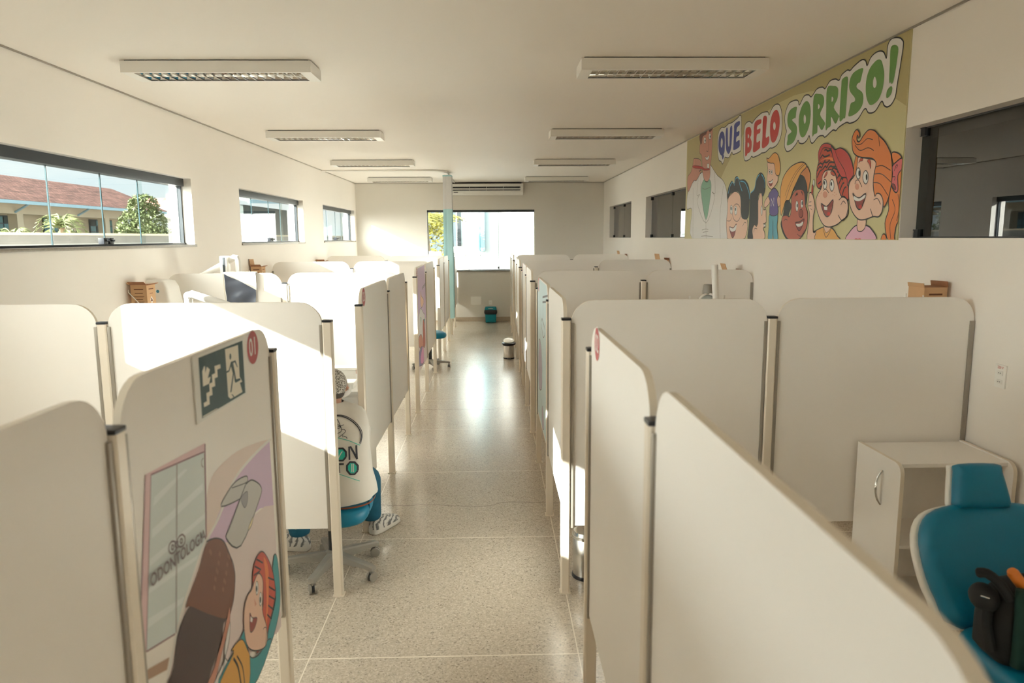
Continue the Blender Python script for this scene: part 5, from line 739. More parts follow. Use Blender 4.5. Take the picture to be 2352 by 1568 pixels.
# ------------------------------------------------------------------ cabinet, dental chair and bag in the near right booth
r = thing('cabinet', 'white open-fronted cabinet with curved chrome handle in the near right booth', 'cabinet', (2.125, 3.33, 0))
side = [(y, z) for y, z in rrect(-0.205, 0.19, 0.03, 0.807, 0.05, 6, 'd')]
for x, nm in ((-0.272, 'side_door'), (0.254, 'side_panel')):
    o = MB().prism(side, x, x+0.018, M['panel'], 'x', M['edge']).build(nm, r, smooth=30)
    if nm == 'side_door':
        P = [(x-0.001, -0.055, 0.735), (x-0.022, -0.055, 0.70), (x-0.030, -0.055, 0.65), (x-0.022, -0.055, 0.60), (x-0.001, -0.055, 0.565)]
        MB().tube([tuple(p) for p in spline(P, False)], 0.0055, M['chrome'], 8).build('handle', o, label='curved chrome handle')
MB().box(-0.254, 0.254, -0.165, 0.19, 0.782, 0.80, M['panel']).build('top', r, bevel=0.001)
MB().box(-0.254, 0.254, -0.155, 0.172, 0.38, 0.398, M['panel']).build('shelf', r, bevel=0.001)
MB().box(-0.254, 0.254, -0.155, 0.172, 0.06, 0.078, M['panel']).build('bottom_board', r, bevel=0.001)
MB().box(-0.254, 0.254, 0.172, 0.19, 0.06, 0.782, M['panel']).build('back_panel', r)
MB().box(-0.26, 0.26, -0.15, 0.15, 0.0, 0.06, M['dark_grey']).build('plinth', r)

def dental_chair(label, loc, rz=0):
    r = thing('dental_chair', label, 'dental chair', loc, rz, group='teal dental chairs')
    MB().rings([[(x*k, y*k-0.35, z) for x, y in rrect(-0.24, 0.24, -0.36, 0.36, 0.08, 4)] for k, z in ((1, 0), (1, 0.04), (0.85, 0.07))], M['white_plastic']).build('base', r)
    MB().rings([[(x*k, y*k-0.30, z) for x, y in rrect(-0.13, 0.13, -0.16, 0.16, 0.04, 4)] for k, z in ((1, 0.06), (0.9, 0.22), (1.05, 0.375))], M['white_plastic']).build('column', r)
    seat = rrect(-0.27, 0.27, -0.52, 0.04, 0.10, 5)
    cushion(MB(), seat, 0.085, M['teal'], Matrix.Translation((0, 0, 0.42))).build('seat', r, smooth=60)
    legs = rrect(-0.23, 0.23, -1.05, -0.50, 0.12, 5)
    cushion(MB(), legs, 0.075, M['teal'], Matrix.Translation((0, -0.02, 0.31)) @ Matrix.Translation((0, -0.5, 0.09)) @ Matrix.Rotation(radians(10), 4, 'X') @ Matrix.Translation((0, 0.5, -0.0))).build('leg_rest', r, smooth=60)
    bt = Matrix.Translation((0, 0.06, 0.45)) @ Matrix.Rotation(radians(60), 4, 'X')
    ol = [(-0.20, -0.02), (0.20, -0.02), (0.265, 0.08), (0.285, 0.20), (0.275, 0.32), (0.225, 0.395), (0.13, 0.425), (0, 0.432), (-0.13, 0.425), (-0.225, 0.395), (-0.275, 0.32), (-0.285, 0.20), (-0.265, 0.08)]
    ol = spline(ol, True, 3)
    bk = cushion(MB(), ol, 0.10, M['teal'], bt, 0.4).build('backrest', r, smooth=60)
    cushion(MB(), [(x*1.025, y*1.01) for x, y in ol], 0.04, M['white_plastic'], bt @ Matrix.Translation((0, 0, -0.055)), 0.3).build('back_shell', bk, smooth=60, label='white moulded back shell')
    hd = [(-0.085, 0.165), (0.085, 0.165), (0.103, 0.14), (0.125, 0.03), (0.122, 0.008), (0.095, 0), (-0.095, 0), (-0.122, 0.008), (-0.125, 0.03), (-0.103, 0.14)]
    hd = spline([(x*0.83, y*1.02) for x, y in hd], True, 3); ht = bt @ Matrix.Translation((-0.035, 0.405, 0.03)) @ Matrix.Rotation(radians(12), 4, 'X')
    hr = cushion(MB(), hd, 0.085, M['teal'], ht, 0.4).build('headrest', r, smooth=60)
    cushion(MB(), [(x*1.03, y*0.99) for x, y in hd], 0.03, M['white_plastic'], ht @ Matrix.Translation((0, 0, -0.045)), 0.3).build('headrest_shell', hr, smooth=60, label='white moulded headrest shell')
    MB().tube([tuple(bt @ Vector((-0.035, 0.30, -0.05))), tuple(ht @ Vector((0, 0.07, -0.05)))], 0.018, M['chrome']).build('headrest_stem', hr)
    return r
dental_chair('teal dental chair in the near right booth with a black bag on its seat', (1.885, 2.34, 0))
dental_chair('teal dental chair almost hidden behind the seated person', (-1.38, 4.58, 0), -pi/2)
r = thing('bag', 'black and dark green bag with orange tube, on the near teal dental chair', 'bag', (1.80, 2.17, 0.465))
def blob(rings_, m, name, par, **k): return MB().rings(rings_, m).build(name, par, smooth=60, **k)
blob([[(x*k+dx, y*k+0.005, z) for x, y in rrect(-0.195, 0.22, -0.075, 0.085, 0.05, 5)] for k, dx, z in ((0.92, 0.01, 0), (1.0, 0, 0.03), (1.0, 0.0, 0.13), (0.96, 0.01, 0.20), (0.85, 0.03, 0.245), (0.5, 0.05, 0.27))], M['bag_black'], 'body', r)
blob([[(x*k+0.01, y-0.075-dy, z) for x, y in rrect(-0.17, 0.20, -0.02, 0.02, 0.015, 4)] for k, dy, z in ((0.95, 0, 0.01), (1, 0.014, 0.06), (1, 0.012, 0.17), (0.97, 0.0, 0.235), (0.9, -0.015, 0.262))], M['bag_green'], 'front_pocket', r, label='dark green front pocket')
P = [(-0.155, -0.05, 0.225), (-0.185, -0.03, 0.275), (-0.205, 0.0, 0.292), (-0.225, 0.02, 0.285)]
MB().tube([tuple(p) for p in spline(P, False)], [0.016]*12+[0.012], M['bag_black']).build('strap', r)
MB().ball((-0.20, 0.01, 0.205), (0.040, 0.055, 0.045), M['bag_black']).build('side_pouch', r)
P = [(-0.20, -0.04, 0.05), (-0.215, -0.03, 0.13), (-0.20, -0.01, 0.19)]
MB().tube([tuple(p) for p in spline(P, False)], 0.018, M['bag_black']).build('strap', r)
for p in ((-0.225, -0.03, 0.225), (-0.10, -0.095, 0.255)): MB().tube([(p[0]-0.014, p[1], p[2]+0.006), (p[0]+0.03, p[1]-0.006, p[2]-0.008)], 0.0025, M['chrome'], 6).build('buckle', r, label='thin metal buckle bar')
MB().lathe([(0.016, 0), (0.018, 0.05), (0.018, 0.075), (0.014, 0.085), (0.002, 0.087)], M['orange_plastic'], (-0.095, -0.03, 0.248), 16, Matrix.Rotation(radians(-38), 4, 'Y')).build('tube', r, label='orange tube end')

# ------------------------------------------------------------------ pedal bins of steel
def steel_bin(label, loc, lidopen=False):
    r = thing('waste_bin', label, 'bin', loc, group='small steel pedal bins')
    MB().lathe([(0.082, 0.012), (0.082, 0.225), (0.080, 0.228)], M['steel'], n=32).build('body', r)
    MB().lathe([(0.087, 0), (0.087, 0.012), (0.084, 0.018), (0.078, 0.02)], M['black'], n=32).build('base_ring', r, label='black base ring')
    MB().lathe([(0.086, 0.226), (0.087, 0.24), (0.083, 0.244)], M['chrome'], n=32).build('rim', r)
    if lidopen:
        MB().lathe([(0.085, 0), (0.083, 0.012), (0.05, 0.030), (0.002, 0.036)], M['white_plastic'], (-0.0, 0.03, 0.265), 28, Matrix.Rotation(radians(18), 4, 'X')).build('lid', r)
        MB().lathe([(0.084, 0.20), (0.10, 0.215), (0.108, 0.24), (0.088, 0.246)], M['bin_bag'], n=24).build('bin_liner', r, label='black bin liner over the rim')
    else: MB().lathe([(0.084, 0.244), (0.078, 0.262), (0.045, 0.278), (0.002, 0.283)], M['chrome'], n=32).build('lid', r)
    MB().box(-0.03, 0.03, -0.125, -0.07, 0.006, 0.014, M['black']).build('pedal', r, bevel=0.003)
    MB().box(-0.025, 0.025, 0.078, 0.10, 0.2, 0.25, M['black']).build('hinge', r, bevel=0.004)
steel_bin('shiny steel pedal bin behind the end post of the nearest right divider', (0.50, 3.74, 0))
steel_bin('small steel bin with black liner at the right edge of the corridor', (0.215, 10.97, 0), True)

# ------------------------------------------------------------------ stools
def stool(label, loc, rz, seat_z, backrest=False):
    r = thing('stool', label, 'stool', loc, rz, group='teal swivel stools')
    hub = MB().lathe([(0.032, 0.065), (0.045, 0.07), (0.042, 0.12), (0.03, 0.13)], M['grey_plastic']); hub.build('hub', r)
    for k in range(5):
        a = radians(-102+72*k); d = Vector((cos(a), sin(a), 0)); n = Vector((-sin(a), cos(a), 0))
        R_ = []
        for t, w, z0, z1 in ((0.02, 0.026, 0.062, 0.122), (0.12, 0.024, 0.068, 0.112), (0.22, 0.021, 0.072, 0.100), (0.265, 0.022, 0.068, 0.096), (0.285, 0.019, 0.066, 0.088)):
            R_.append([tuple(d*t+n*q+Vector((0, 0, z))) for q, z in ((-w, z0), (w, z0), (w*0.95, z1-0.008), (w*0.6, z1), (-w*0.6, z1), (-w*0.95, z1-0.008))])
        lg = MB().rings(R_, M['grey_plastic']).build('leg', r, smooth=30)
        c = d*0.268; ca = MB(); T = Matrix.Translation((c.x, c.y, 0.027)) @ Matrix.Rotation(a+0.6+k, 4, 'Z') @ Matrix.Rotation(pi/2, 4, 'X')
        for s in (-0.02, 0.006): ca.lathe([(0.018, s), (0.027, s+0.002), (0.027, s+0.012), (0.018, s+0.014)], M['grey_plastic'], (0, 0, 0), 18, T)
        ca.lathe([(0.02, -0.007), (0.02, 0.007)], M['dark_grey'], (0, 0, 0), 12, T); ca.tube([(c.x, c.y, 0.03), (c.x, c.y, 0.075)], 0.008, M['grey_plastic'], 8)
        ca.build('caster', r)
    MB().tube([(0, 0, 0.12), (0, 0, seat_z-0.11)], 0.026, M['dark_grey']).tube([(0, 0, 0.2), (0, 0, seat_z-0.07)], 0.015, M['chrome']).build('gas_column', r)
    MB().box(-0.09, 0.09, -0.09, 0.09, seat_z-0.095, seat_z-0.078, M['dark_grey']).build('seat_plate', r, bevel=0.004)
    cushion(MB(), rrect(-0.215, 0.215, -0.205, 0.215, 0.13, 7), 0.085, M['teal'], Matrix.Translation((0, 0, seat_z-0.043)), 0.42).build('seat', r, smooth=60)
    MB().tube([(-0.05, 0.0, seat_z-0.085), (-0.17, 0.06, seat_z-0.10), (-0.23, 0.08, seat_z-0.19)], 0.010, M['grey_plastic'], 8).build('lever', r)
    if backrest:
        MB().tube([(0, 0.05, seat_z-0.09), (0, 0.22, seat_z-0.06), (0, 0.25, seat_z+0.25)], 0.014, M['grey_plastic']).build('back_support', r)
        cushion(MB(), rrect(-0.19, 0.19, -0.12, 0.12, 0.09, 6), 0.06, M['teal'], Matrix.Translation((0, 0.225, seat_z+0.30)) @ Matrix.Rotation(radians(85), 4, 'X')).build('backrest', r, smooth=60)
    return r
stool('teal swivel stool on a grey five-legged caster base under the seated person', (-0.915, 3.845, 0), 0, 0.41)
stool('teal swivel stool with backrest glimpsed between the far left booth fronts', (-0.93, 10.22, 0), 0.5, 0.52, True)

# ------------------------------------------------------------------ white cart with small items beside the seated person
r = thing('instrument_cart', 'white instrument cart with rounded top behind the seated person', 'cart', (-1.16, 5.26, 0))
MB().prism(rrect(-0.30, 0.28, -0.36, 0.40, 0.26, 8, 'cd'), 0.775, 0.80, M['lacquer'], 'z').build('top', r, bevel=0.003)
MB().box(-0.28, 0.24, -0.34, 0.12, 0.10, 0.775, M['lacquer']).build('carcass', r, bevel=0.004)
for z in (0.56, 0.34, 0.12): 
    o = MB().box(-0.27, 0.23, -0.352, -0.34, z, z+0.20, M['panel']).build('drawer', r, bevel=0.002); MB().tube([(-0.08, -0.352, z+0.15), (-0.08, -0.372, z+0.15), (0.04, -0.372, z+0.15), (0.04, -0.352, z+0.15)], 0.004, M['chrome'], 6).build('handle', o)
for x in (-0.24, 0.2):
    for y in (-0.30, 0.08): MB().lathe([(0.022, -0.01), (0.03, -0.008), (0.03, 0.008), (0.022, 0.01)], M['dark_grey'], (x, y, 0.03), 14, Matrix.Rotation(pi/2, 4, 'X')).tube([(x, y, 0.03), (x, y, 0.11)], 0.008, M['grey_plastic'], 8).build('caster', r)
r = thing('instrument_tray', 'white lidded tray at the front of the instrument cart', 'tray', (-1.10, 5.06, 0.80)); MB().box(-0.10, 0.10, -0.07, 0.07, 0, 0.028, M['white_plastic']).build('tray_base', r, bevel=0.006); MB().box(-0.105, 0.105, -0.075, 0.075, 0.029, 0.045, M['white_plastic']).build('lid', r, bevel=0.006)
r = thing('storage_box', 'white box at the back of the instrument cart', 'box', (-1.15, 5.42, 0.80)); MB().box(-0.11, 0.11, -0.06, 0.06, 0, 0.065, M['paper']).build('carton', r, bevel=0.003); MB().box(-0.113, 0.113, -0.063, 0.063, 0.066, 0.085, M['white_plastic']).build('lid', r, bevel=0.003)
r = thing('jar', 'small white jar with pinkish lid on the instrument cart', 'jar', (-0.985, 5.18, 0.80)); MB().lathe([(0.03, 0), (0.03, 0.07), (0.024, 0.078)], M['white_plastic']).build('body', r); MB().lathe([(0.031, 0.078), (0.031, 0.105), (0.026, 0.108)], mat('pinkish_plastic', lin(216, 190, 176), 0.4)).build('lid', r)
# ------------------------------------------------------------------ seated person
def skin_obj(name, verts, edges, radii, m, parent=None, levels=2):
    me = bpy.data.meshes.new(name); me.from_pydata(verts, edges, []); me.materials.append(m)
    o = bpy.data.objects.new(name, me); COL.objects.link(o)
    s = o.modifiers.new('skin', 'SKIN'); s.use_smooth_shade = True
    for i, q in enumerate(radii):
        a, b = q if isinstance(q, tuple) else (q, q)
        me.skin_vertices[0].data[i].radius = (a, b); me.skin_vertices[0].data[i].use_root = (i == 0)
    d = o.modifiers.new('subd', 'SUBSURF'); d.levels = levels; d.render_levels = levels
    if parent: o.parent = parent
    return o
px, py = -0.915, 3.85
V = []; E = []; R = []
def jv(p, r, link=None):
    V.append((p[0]-px, p[1]-py, p[2])); R.append(r); i = len(V)-1
    if link is not None: E.append((link, i))
    return i
pel = jv((-0.915, 3.85, 0.485), (0.125, 0.10)); wai = jv((-0.915, 3.85, 0.62), (0.12, 0.085), pel); che = jv((-0.915, 3.90, 0.76), (0.13, 0.09), wai); upc = jv((-0.915, 3.965, 0.845), (0.10, 0.06), che)
nk = jv((-0.918, 4.00, 0.925), 0.048, upc); nk2 = jv((-0.920, 4.025, 0.955), 0.047, nk); hd1 = jv((-0.922, 4.045, 1.00), (0.072, 0.082), nk2); hd2 = jv((-0.922, 4.05, 1.045), (0.07, 0.085), hd1)
hd3 = jv((-0.922, 4.045, 1.085), 0.05, hd2)
nose = jv((-0.895, 4.135, 1.01), 0.014, hd1); nose2 = jv((-0.889, 4.152, 1.003), 0.009, nose)
jaw = jv((-0.902, 4.105, 0.965), 0.028, hd1)
for s in (1, -1):
    e1 = jv((-0.922+s*0.076, 4.035, 1.005), 0.012, hd1); jv((-0.922+s*0.088, 4.02, 1.012), 0.012, e1)
    cl = jv((-0.915+s*0.09, 3.98, 0.855), 0.036, upc); sh = jv((-0.915+s*0.145, 4.0, 0.835), 0.038, cl); el = jv((-0.915+s*0.115, 4.17, 0.68), 0.036, sh); wr = jv((-0.915+s*0.06, 4.37, 0.74), 0.026, el)
    pm = jv((-0.915+s*0.045, 4.425, 0.755), (0.034, 0.018), wr)
    for k, (dx, dl) in enumerate(((-0.03, 0.058), (-0.01, 0.068), (0.01, 0.064), (0.028, 0.05))):
        f1 = jv((-0.915+s*(0.045+dx), 4.455, 0.757), 0.0088, pm); f2 = jv((-0.915+s*(0.042+dx), 4.455+dl*0.5, 0.750), 0.0082, f1); jv((-0.915+s*(0.040+dx), 4.455+dl*0.8, 0.732), 0.0075, f2)
    t1 = jv((-0.915+s*0.005, 4.41, 0.742), 0.010, pm); jv((-0.915+s*-0.006, 4.445, 0.735), 0.0085, t1)
hipR = jv((-0.825, 3.90, 0.475), 0.07, pel); knR = jv((-0.782, 4.27, 0.405), 0.040, hipR); anR = jv((-0.788, 4.37, 0.10), 0.030, knR); ftR = jv((-0.735, 4.46, 0.045), 0.033, anR); jv((-0.70, 4.53, 0.032), 0.026, ftR)
hipL = jv((-1.005, 3.90, 0.475), 0.07, pel); knL = jv((-1.268, 4.19, 0.415), 0.040, hipL); anL = jv((-1.175, 4.13, 0.10), 0.034, knL); ftL = jv((-1.25, 4.155, 0.045), 0.033, anL); jv((-1.33, 4.175, 0.032), 0.026, ftL)
person = skin_obj('person', V, E, R, M['skin']); person.location = (px, py, 0)
tag(person, 'person seen from behind on a stool, in white shirt, blue jeans and hair net', 'person')
def sup(a, e): return (abs(a)**e)*(1 if a >= 0 else -1)
def loft(rs, n=40, e=0.78):
    out = []
    for z, cx, cy_, rx, ry in rs:
        out.append([(cx+rx*sup(cos(2*pi*k/n), e)-px, cy_+ry*sup(sin(2*pi*k/n), e)-py, z) for k in range(n)])
    return out
SH = [(0.425, -0.915, 3.865, 0.238, 0.178), (0.45, -0.915, 3.865, 0.246, 0.182), (0.50, -0.915, 3.865, 0.246, 0.178), (0.56, -0.915, 3.865, 0.232, 0.165), (0.62, -0.915, 3.872, 0.220, 0.155), (0.70, -0.915, 3.885, 0.212, 0.143), (0.77, -0.915, 3.912, 0.206, 0.138), (0.83, -0.915, 3.943, 0.200, 0.126), (0.875, -0.915, 3.968, 0.186, 0.108), (0.902, -0.915, 3.98, 0.160, 0.090), (0.920, -0.916, 3.99, 0.110, 0.070), (0.932, -0.917, 3.998, 0.070, 0.060), (0.938, -0.918, 4.0, 0.058, 0.056)]
def shirt_at(z):
    for a, b in zip(SH, SH[1:]):
        if a[0] <= z <= b[0]:
            t = (z-a[0])/(b[0]-a[0]); return [p+(q-p)*t for p, q in zip(a, b)]
    return list(SH[0] if z < SH[0][0] else SH[-1])
sh = MB().rings([[(x+0.006*sin(k*0.9+i*1.3)*(1 if i < 5 else 0.3), y, z+(0.018*cos(2*pi*k/40) if i == 0 else 0)) for k, (x, y, z) in enumerate(rg)] for i, rg in enumerate(loft(SH))], M['shirt'], caps=False)
for s in (1, -1):
    P = [(-0.915+s*0.112-px, 3.99-py, 0.835), (-0.915+s*0.122-px, 4.03-py, 0.805), (-0.915+s*0.118-px, 4.09-py, 0.750), (-0.915+s*0.116-px, 4.125-py, 0.722)]
    sh.tube(P, [0.060, 0.066, 0.064, 0.066], M['shirt'], 16, caps=False)
shirt = sh.build('shirt', person, smooth=70, label='white short-sleeved shirt with dark and green print on the back')
def shirt_back(u, v, l):
    z, cx, cy_, rx, ry = shirt_at(v); a = min(0.97, abs((u-cx)/rx)); c = a**(1/0.78); s_ = sqrt(max(0, 1-c*c))**0.78
    return (u-px, cy_-ry*s_-py-0.0065-l, v)
dec = draw(SHIRT_ART, shirt_back, step=0.00012)
dec.build('shirt_print', shirt, smooth=None, label='back print with arc and letters ON TO')
jv_ = [((-0.915, 3.86, 0.475), (0.165, 0.125)), ((-0.822, 3.93, 0.475), 0.105), ((-0.782, 4.27, 0.405), 0.082), ((-0.790, 4.345, 0.25), 0.070), ((-0.792, 4.372, 0.12), 0.066), ((-0.792, 4.374, 0.085), 0.066), ((-1.008, 3.93, 0.475), 0.105), ((-1.268, 4.19, 0.415), 0.082), ((-1.215, 4.15, 0.25), 0.070), ((-1.178, 4.13, 0.12), 0.066), ((-1.176, 4.128, 0.085), 0.066)]
skin_obj('jeans', [(p[0]-px, p[1]-py, p[2]) for p, _ in jv_], [(0, 1), (1, 2), (2, 3), (3, 4), (4, 5), (0, 6), (6, 7), (7, 8), (8, 9), (9, 10)], [q for _, q in jv_], M['denim'], person)
MB().rings(loft([(0.405, -0.915, 3.862, 0.205, 0.172), (0.43, -0.915, 3.862, 0.212, 0.176), (0.445, -0.915, 3.862, 0.205, 0.17)]), M['denim'], caps=False).build('waistband', person, smooth=60)
MB().rings(loft([(0.419, -0.885, 3.862, 0.208, 0.1765), (0.428, -0.885, 3.862, 0.2085, 0.177)], 40), M['belt'], caps=False).build('belt', person, smooth=60)
cap = MB().ball((-0.922-px, 4.035-py, 1.03), (0.079, 0.092, 0.088), M['net'], 28, 16); cap.build('hair_net', person, smooth=70, label='gauzy hair net over grey hair')
MB().ball((-0.921-px, 4.02-py, 0.985), (0.066, 0.065, 0.045), M['hair'], 20, 10).build('hair', person, smooth=70)
MB().ball((-0.893-px, 4.105-py, 0.985), (0.062, 0.05, 0.048), M['mask'], 20, 10, Matrix.Rotation(-0.35, 4, 'Z')).tube([(-0.846-px, 4.09-py, 1.0), (-0.833-px, 4.04-py, 1.012), (-0.832-px, 4.02-py, 1.0)], 0.004, M['mask'], 6).build('face_mask', person, smooth=60)
for c, a in (((-0.735, 4.42), radians(62)), ((-1.225, 4.145), radians(165))):
    d = Vector((cos(a), sin(a), 0)); n_ = Vector((-sin(a), cos(a), 0)); rg = []
    for t, w, z1 in ((-0.105, 0.012, 0.035), (-0.098, 0.032, 0.075), (-0.06, 0.046, 0.105), (-0.02, 0.050, 0.108), (0.03, 0.052, 0.088), (0.09, 0.054, 0.066), (0.135, 0.045, 0.052), (0.155, 0.022, 0.038)):
        rg.append([tuple(Vector((c[0]-px, c[1]-py, 0))+d*t+n_*(w*q)+Vector((0, 0, 0.004+z1*hz))) for q, hz in ((-0.85, 0), (0.85, 0), (1.0, 0.15), (1.0, 0.45), (0.8, 0.8), (0.4, 0.98), (0, 1.0), (-0.4, 0.98), (-0.8, 0.8), (-1.0, 0.45), (-1.0, 0.15))])
    MB().rings(rg, M['cover']).build('shoe_cover', person, smooth=60, label='sheer white shoe cover over a dark shoe')

# ------------------------------------------------------------------ outdoors, seen through the windows
GZ = -0.30
struct(MB().box(-90, XL-WL-0.001, -30, 120, GZ-0.2, GZ, M['asphalt']).box(XL-WL, 60, YF+0.31, 120, GZ-0.2, GZ, M['asphalt']).build('ground_outside', smooth=None), 'ground', 'sunlit concrete ground outside the windows')
r = thing('tiled_roof_building', 'long beige building with red tiled roof outside the left windows', 'building', (-20, 32, GZ))
Y0, Y1 = 8, 43; f = lambda x, y, z: (x+20, y-32, z-GZ)
def bxx(mb, x0, x1, y0, y1, z0, z1, m): return mb.box(x0+20, x1+20, y0-32, y1-32, z0-GZ, z1-GZ, m)
b = MB(); bxx(b, -24.4, -21.6, Y0, Y1, GZ, 3.4, M['facade']); b.build('wall', r, smooth=None)
b = MB(); bxx(b, -20.9, -20.5, Y0, Y1, 2.98, 3.46, M['facade']); b.build('beam', r, smooth=None)
for k in range(10):
    yy = 10.6+3.55*k; b = MB(); bxx(b, -20.9, -20.5, yy, yy+0.42, GZ, 2.98, M['facade']); b.build('column', r, smooth=None)
for k in range(8):
    yy = 11.4+4.0*k; b = MB(); bxx(b, -21.62, -21.55, yy, yy+2.3, 1.0, 2.95, M['dark_grey'])
    w = b.build('window', r, smooth=None); g = MB()
    for j in range(4):
        for q in range(6): bxx(g, -21.56, -21.53, yy+0.06+0.565*j, yy+0.06+0.565*j+0.49, 1.05+0.315*q, 1.05+0.315*q+0.27, M['ext_glass'] if (q+j+k) % 4 else M['recess'])
    g.build('pane', w, smooth=None)
rf = MB(); A1 = [(-19.75, Y0, 3.52), (-19.75, 45.0, 3.52), (-22.3, 43.4, 4.80), (-22.3, Y0, 4.80)]
rf.raw([f(*p) for p in A1]+[f(p[0], p[1], p[2]-0.12) for p in A1], [(0, 1, 2, 3), (7, 6, 5, 4), (0, 4, 5, 1), (1, 5, 6, 2), (2, 6, 7, 3), (3, 7, 4, 0)], M['tile'])
A2 = [(-24.85, Y0, 3.52), (-24.85, 45.0, 3.52), (-22.3, 43.4, 4.80), (-22.3, Y0, 4.80)]
rf.raw([f(*p) for p in A2]+[f(p[0], p[1], p[2]-0.12) for p in A2], [(0, 1, 2, 3), (7, 6, 5, 4)], M['tile'])
rf.raw([f(-19.75, 45, 3.52), f(-24.85, 45, 3.52), f(-22.3, 43.4, 4.8)], [(0, 1, 2)], M['tile']); rf.build('roof', r, smooth=None)
b = MB(); bxx(b, -19.82, -19.72, Y0, 45, 3.36, 3.50, M['fascia']); b.build('fascia', r, smooth=None)
for k in range(7):
    yy = 13+4.7*k; MB().tube([f(-19.9, yy, 3.38), f(-20.5, yy, 3.05)], 0.05, M['fascia'], 8).build('bracket', r)
r = thing('white_annex', 'white concrete building frame beyond the bushy tree outside the left windows', 'building', (-20, 45.5, GZ))
def bx3(mb, x0, x1, y0, y1, z0, z1, m): return mb.box(x0+20, x1+20, y0-45.5, y1-45.5, z0-GZ, z1-GZ, m)
b = MB(); bx3(b, -21.8, -18.6, 45.4, 49, 3.2, 3.85, M['boundary']); b.build('beam', r, smooth=None)
for xx in (-21.8, -19.3): b = MB(); bx3(b, xx, xx+0.5, 45.5, 46.0, GZ, 3.2, M['facade']); b.build('column', r, smooth=None)
b = MB(); bx3(b, -21.8, -18.6, 48.7, 49, GZ, 3.2, M['recess']); b.build('rear_wall', r, smooth=None)
b = MB(); b.raw([(-2, 0.1, 4.15), (1.2, 0.1, 4.15), (1.2, 3.4, 4.15), (-2, 3.4, 4.15), (-2, 1.5, 4.75), (0.9, 1.5, 4.75), (0.9, 2, 4.75), (-2, 2, 4.75)], [(0, 3, 2, 1), (4, 5, 6, 7), (0, 1, 5, 4), (1, 2, 6, 5), (2, 3, 7, 6), (3, 0, 4, 7)], M['tile']); b.build('roof', r, smooth=None)
r = thing('grey_roof_building', 'building with grey roof and pale eave outside the middle left window', 'building', (-18, 62, GZ))
b = MB().box(-6, 0, -9, 9, 0, 4.6, M['recess']); b.build('wall', r, smooth=None)
def slab(x0, x1, y0, y1, za, zb, zc, t, m): return MB().raw([(x0, y0, za), (x0, y1, zb), (x1, y1, zb+zc), (x1, y0, za+zc), (x0, y0, za+t), (x0, y1, zb+t), (x1, y1, zb+zc+t), (x1, y0, za+zc+t)], [(0, 1, 2, 3), (7, 6, 5, 4), (0, 4, 5, 1), (1, 5, 6, 2), (2, 6, 7, 3), (3, 7, 4, 0)], m)
slab(0.7, -6, -10, 10, 4.75, 5.55, 1.6, 0.15, M['grey_plastic']).build('roof', r, smooth=None)
slab(0.82, 0.70, -10, 10, 4.65, 5.45, 0.0, 0.28, M['fascia']).build('fascia', r, smooth=None)
r = thing('boundary_wall', 'low white boundary wall with weathered cap outside the left windows', 'wall', (-9, 24, GZ))
MB().box(-0.1, 0.1, -22, 22, 0, 1.78-GZ, M['boundary']).build('wall_face', r, smooth=None); MB().box(-0.13, 0.13, -22, 22, 1.78-GZ, 1.95-GZ, M['weather']).build('cap', r, smooth=None, label='weathered cap course'); MB().box(-0.16, 0.16, -22, 22, 1.95-GZ, 2.0-GZ, M['facade']).build('coping', r, smooth=None)
r = thing('outdoor_box', 'plain white box standing outside the middle left window', 'box', (-6.40, 20.0, GZ))
MB().box(-0.34, 0.34, -0.15, 0.15, 0.0, 2.50-GZ, M['facade_white']).build('body', r, bevel=0.02); MB().box(-0.30, 0.30, -0.17, -0.15, 0.4, 2.3, M['facade_white']).build('door', r, bevel=0.01)
def leaves(mb, c, rad, n, size, m, squash=1.0):
    for _ in range(n):
        d = Vector((random.gauss(0, 1), random.gauss(0, 1), random.gauss(0, 1))).normalized()*(rad*(0.72+0.28*random.random())); d.z *= squash
        p = Vector(c)+d; u = Vector((random.uniform(-1, 1), random.uniform(-1, 1), random.uniform(-0.7, 0.5))).normalized(); w = u.cross(Vector((random.uniform(-1, 1), random.uniform(-1, 1), 1))).normalized(); s = size*random.uniform(0.7, 1.3)
        mb.raw([p-u*s, p+w*s*0.45, p+u*s, p-w*s*0.45], [(0, 1, 2, 3)], m)
def tree(label, loc, blobs, trunk_h, m, size, n):
    r = thing('tree', label, 'tree', (loc[0], loc[1], GZ)); cr = MB()
    for (dx, dy, z, rad) in blobs: leaves(cr, (dx, dy, z-GZ), rad, n, size, m, 0.9)
    cr.build('foliage', r, smooth=None)
    MB().tube([(0, 0, 0), (0.05, 0.05, trunk_h*0.5), (0, 0.1, trunk_h)], [0.12, 0.09, 0.06], M['bark'], 8).build('trunk', r); return r
random.seed(11)
tree('bushy green tree rising above the roof edge outside the largest left window', (-13, 27.4), [(0, 0, 2.5, 0.8), (0.2, -0.9, 2.2, 0.75), (-0.2, 0.9, 2.25, 0.8), (0, 0.1, 3.05, 0.55), (0, -0.5, 1.7, 0.9), (0, 0.9, 1.6, 0.9)], 2.3, M['leaf'], 0.075, 1000)
for x, y, rr, lb in ((-13.4, 23.2, 0.5, 'low dark bush right of the small palm outside the largest left window'), (-13.9, 24.9, 0.34, 'low bush left of the bushy tree outside the largest left window')):
    tree(lb, (x, y), [(0, 0, 1.75, rr), (0.1, 0.6, 1.6, rr*0.8), (0, -0.5, 1.5, rr*0.8)], 1.3, M['leaf'], 0.07, 600)
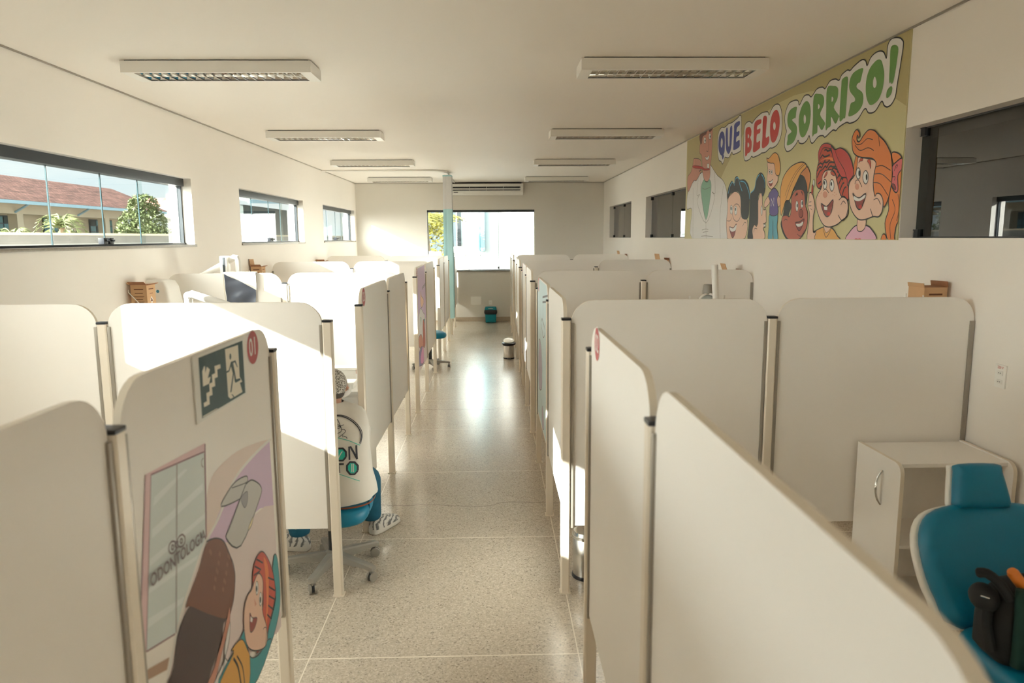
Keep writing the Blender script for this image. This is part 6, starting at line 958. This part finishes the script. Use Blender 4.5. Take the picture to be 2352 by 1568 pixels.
def frond(mb, o, ang, length, rise, m, w=0.16, n=11):
    d = Vector((cos(ang), sin(ang), 0)); P = []
    for i in range(n+1):
        t = i/n; P.append(Vector(o)+d*(length*t)+Vector((0, 0, rise*t*1.6-rise*1.9*t*t)))
    mb.tube([tuple(p) for p in P], [0.018*(1-0.8*i/n) for i in range(n+1)], m, 5)
    s = Vector((-sin(ang), cos(ang), 0))
    for i in range(1, n+1):
        L_ = w*(1.6-abs(i/n-0.45)*1.8)
        for q in (-1, 1):
            a = P[i]; e = a+s*q*L_+d*L_*0.7+Vector((0, 0, -0.25*L_)); b2 = P[i-1]*0.55+P[i]*0.45
            mb.raw([a, e, b2], [(0, 1, 2)], m)
def palm(label, loc, h, n, length, rise, m, w=0.22):
    r = thing('palm', label, 'palm', (loc[0], loc[1], GZ)); fm = MB()
    for k in range(n): frond(fm, (0, 0, h), 2*pi*k/n+random.uniform(-0.3, 0.3), length*random.uniform(0.8, 1.15), rise*random.uniform(0.3, 1.3), m, w)
    fm.build('fronds', r, smooth=None); MB().tube([(0, 0, 0), (0.06, 0.02, h*0.5), (0, 0, h)], [0.12, 0.09, 0.08], M['bark'], 8).build('trunk', r); return r
palm('small palm with upright fronds left of the dark bush outside the largest left window', (-12.8, 21.9), 2.5, 14, 0.70, 1.0, M['leaf_pale'], 0.15)
palm('low palm at the edge of view outside the largest left window', (-12.6, 19.4), 2.05, 12, 0.6, 0.7, M['leaf_pale'], 0.13)
palm('low palm leaning behind the boundary wall, below the teal windows', (-13.4, 20.6), 2.2, 12, 0.6, 0.7, M['leaf_pale'], 0.13)
# beyond the end wall
palm('yellow-green palm in the sun outside the end window', (-1.95, 20.8), 2.7, 22, 1.35, 0.5, M['leaf_sun'], 0.30)
random.seed(5)
tree('dark green tree behind the sunlit palm outside the end window', (-2.6, 25.0), [(0, 0, 2.6, 1.0), (0.3, 0, 1.7, 0.9), (-0.9, 0, 2.2, 0.9), (-0.4, 0.2, 3.3, 0.8)], 2.4, M['leaf_sun'], 0.085, 900)
r = thing('white_building', 'white sunlit building with a pale blue pillar filling the end window', 'building', (1.6, 22.3, GZ))
MB().box(-2.75, 3.2, 0, 6, 0, 5.2, M['facade_white']).build('wall', r, smooth=None); MB().box(-2.06, -1.88, -0.30, -0.02, 1.75, 5.0, M['pale_blue']).build('pillar', r, smooth=None, label='pale blue pillar')
o = MB().box(-2.72, -2.60, -0.04, -0.01, 1.9, 4.6, M['dark_grey']).build('window', r, smooth=None)
r = thing('garden_wall', 'low white garden wall below the palm outside the end window', 'wall', (-2.6, 20.0, GZ)); MB().box(-2.5, 1.15, -0.1, 0.1, 0, 1.44-GZ, M['facade_white']).build('wall_face', r, smooth=None); MB().box(-2.5, 1.15, -0.13, 0.13, 1.44-GZ, 1.48-GZ, M['weather']).build('coping', r, smooth=None)
r = thing('outdoor_unit', 'white outdoor unit with pipes standing outside the end window', 'outdoor unit', (-0.85, 18.6, GZ)); MB().box(-0.2, 0.2, -0.15, 0.15, 0.02, 1.62-GZ, M['white_plastic']).build('casing', r, bevel=0.01); MB().tube([(0.18, -0.2, 0.3), (0.22, -0.2, 1.5), (0.1, -0.2, 1.7), (0.1, -0.1, 1.75)], 0.02, M['grey_plastic'], 8).build('pipe', r)
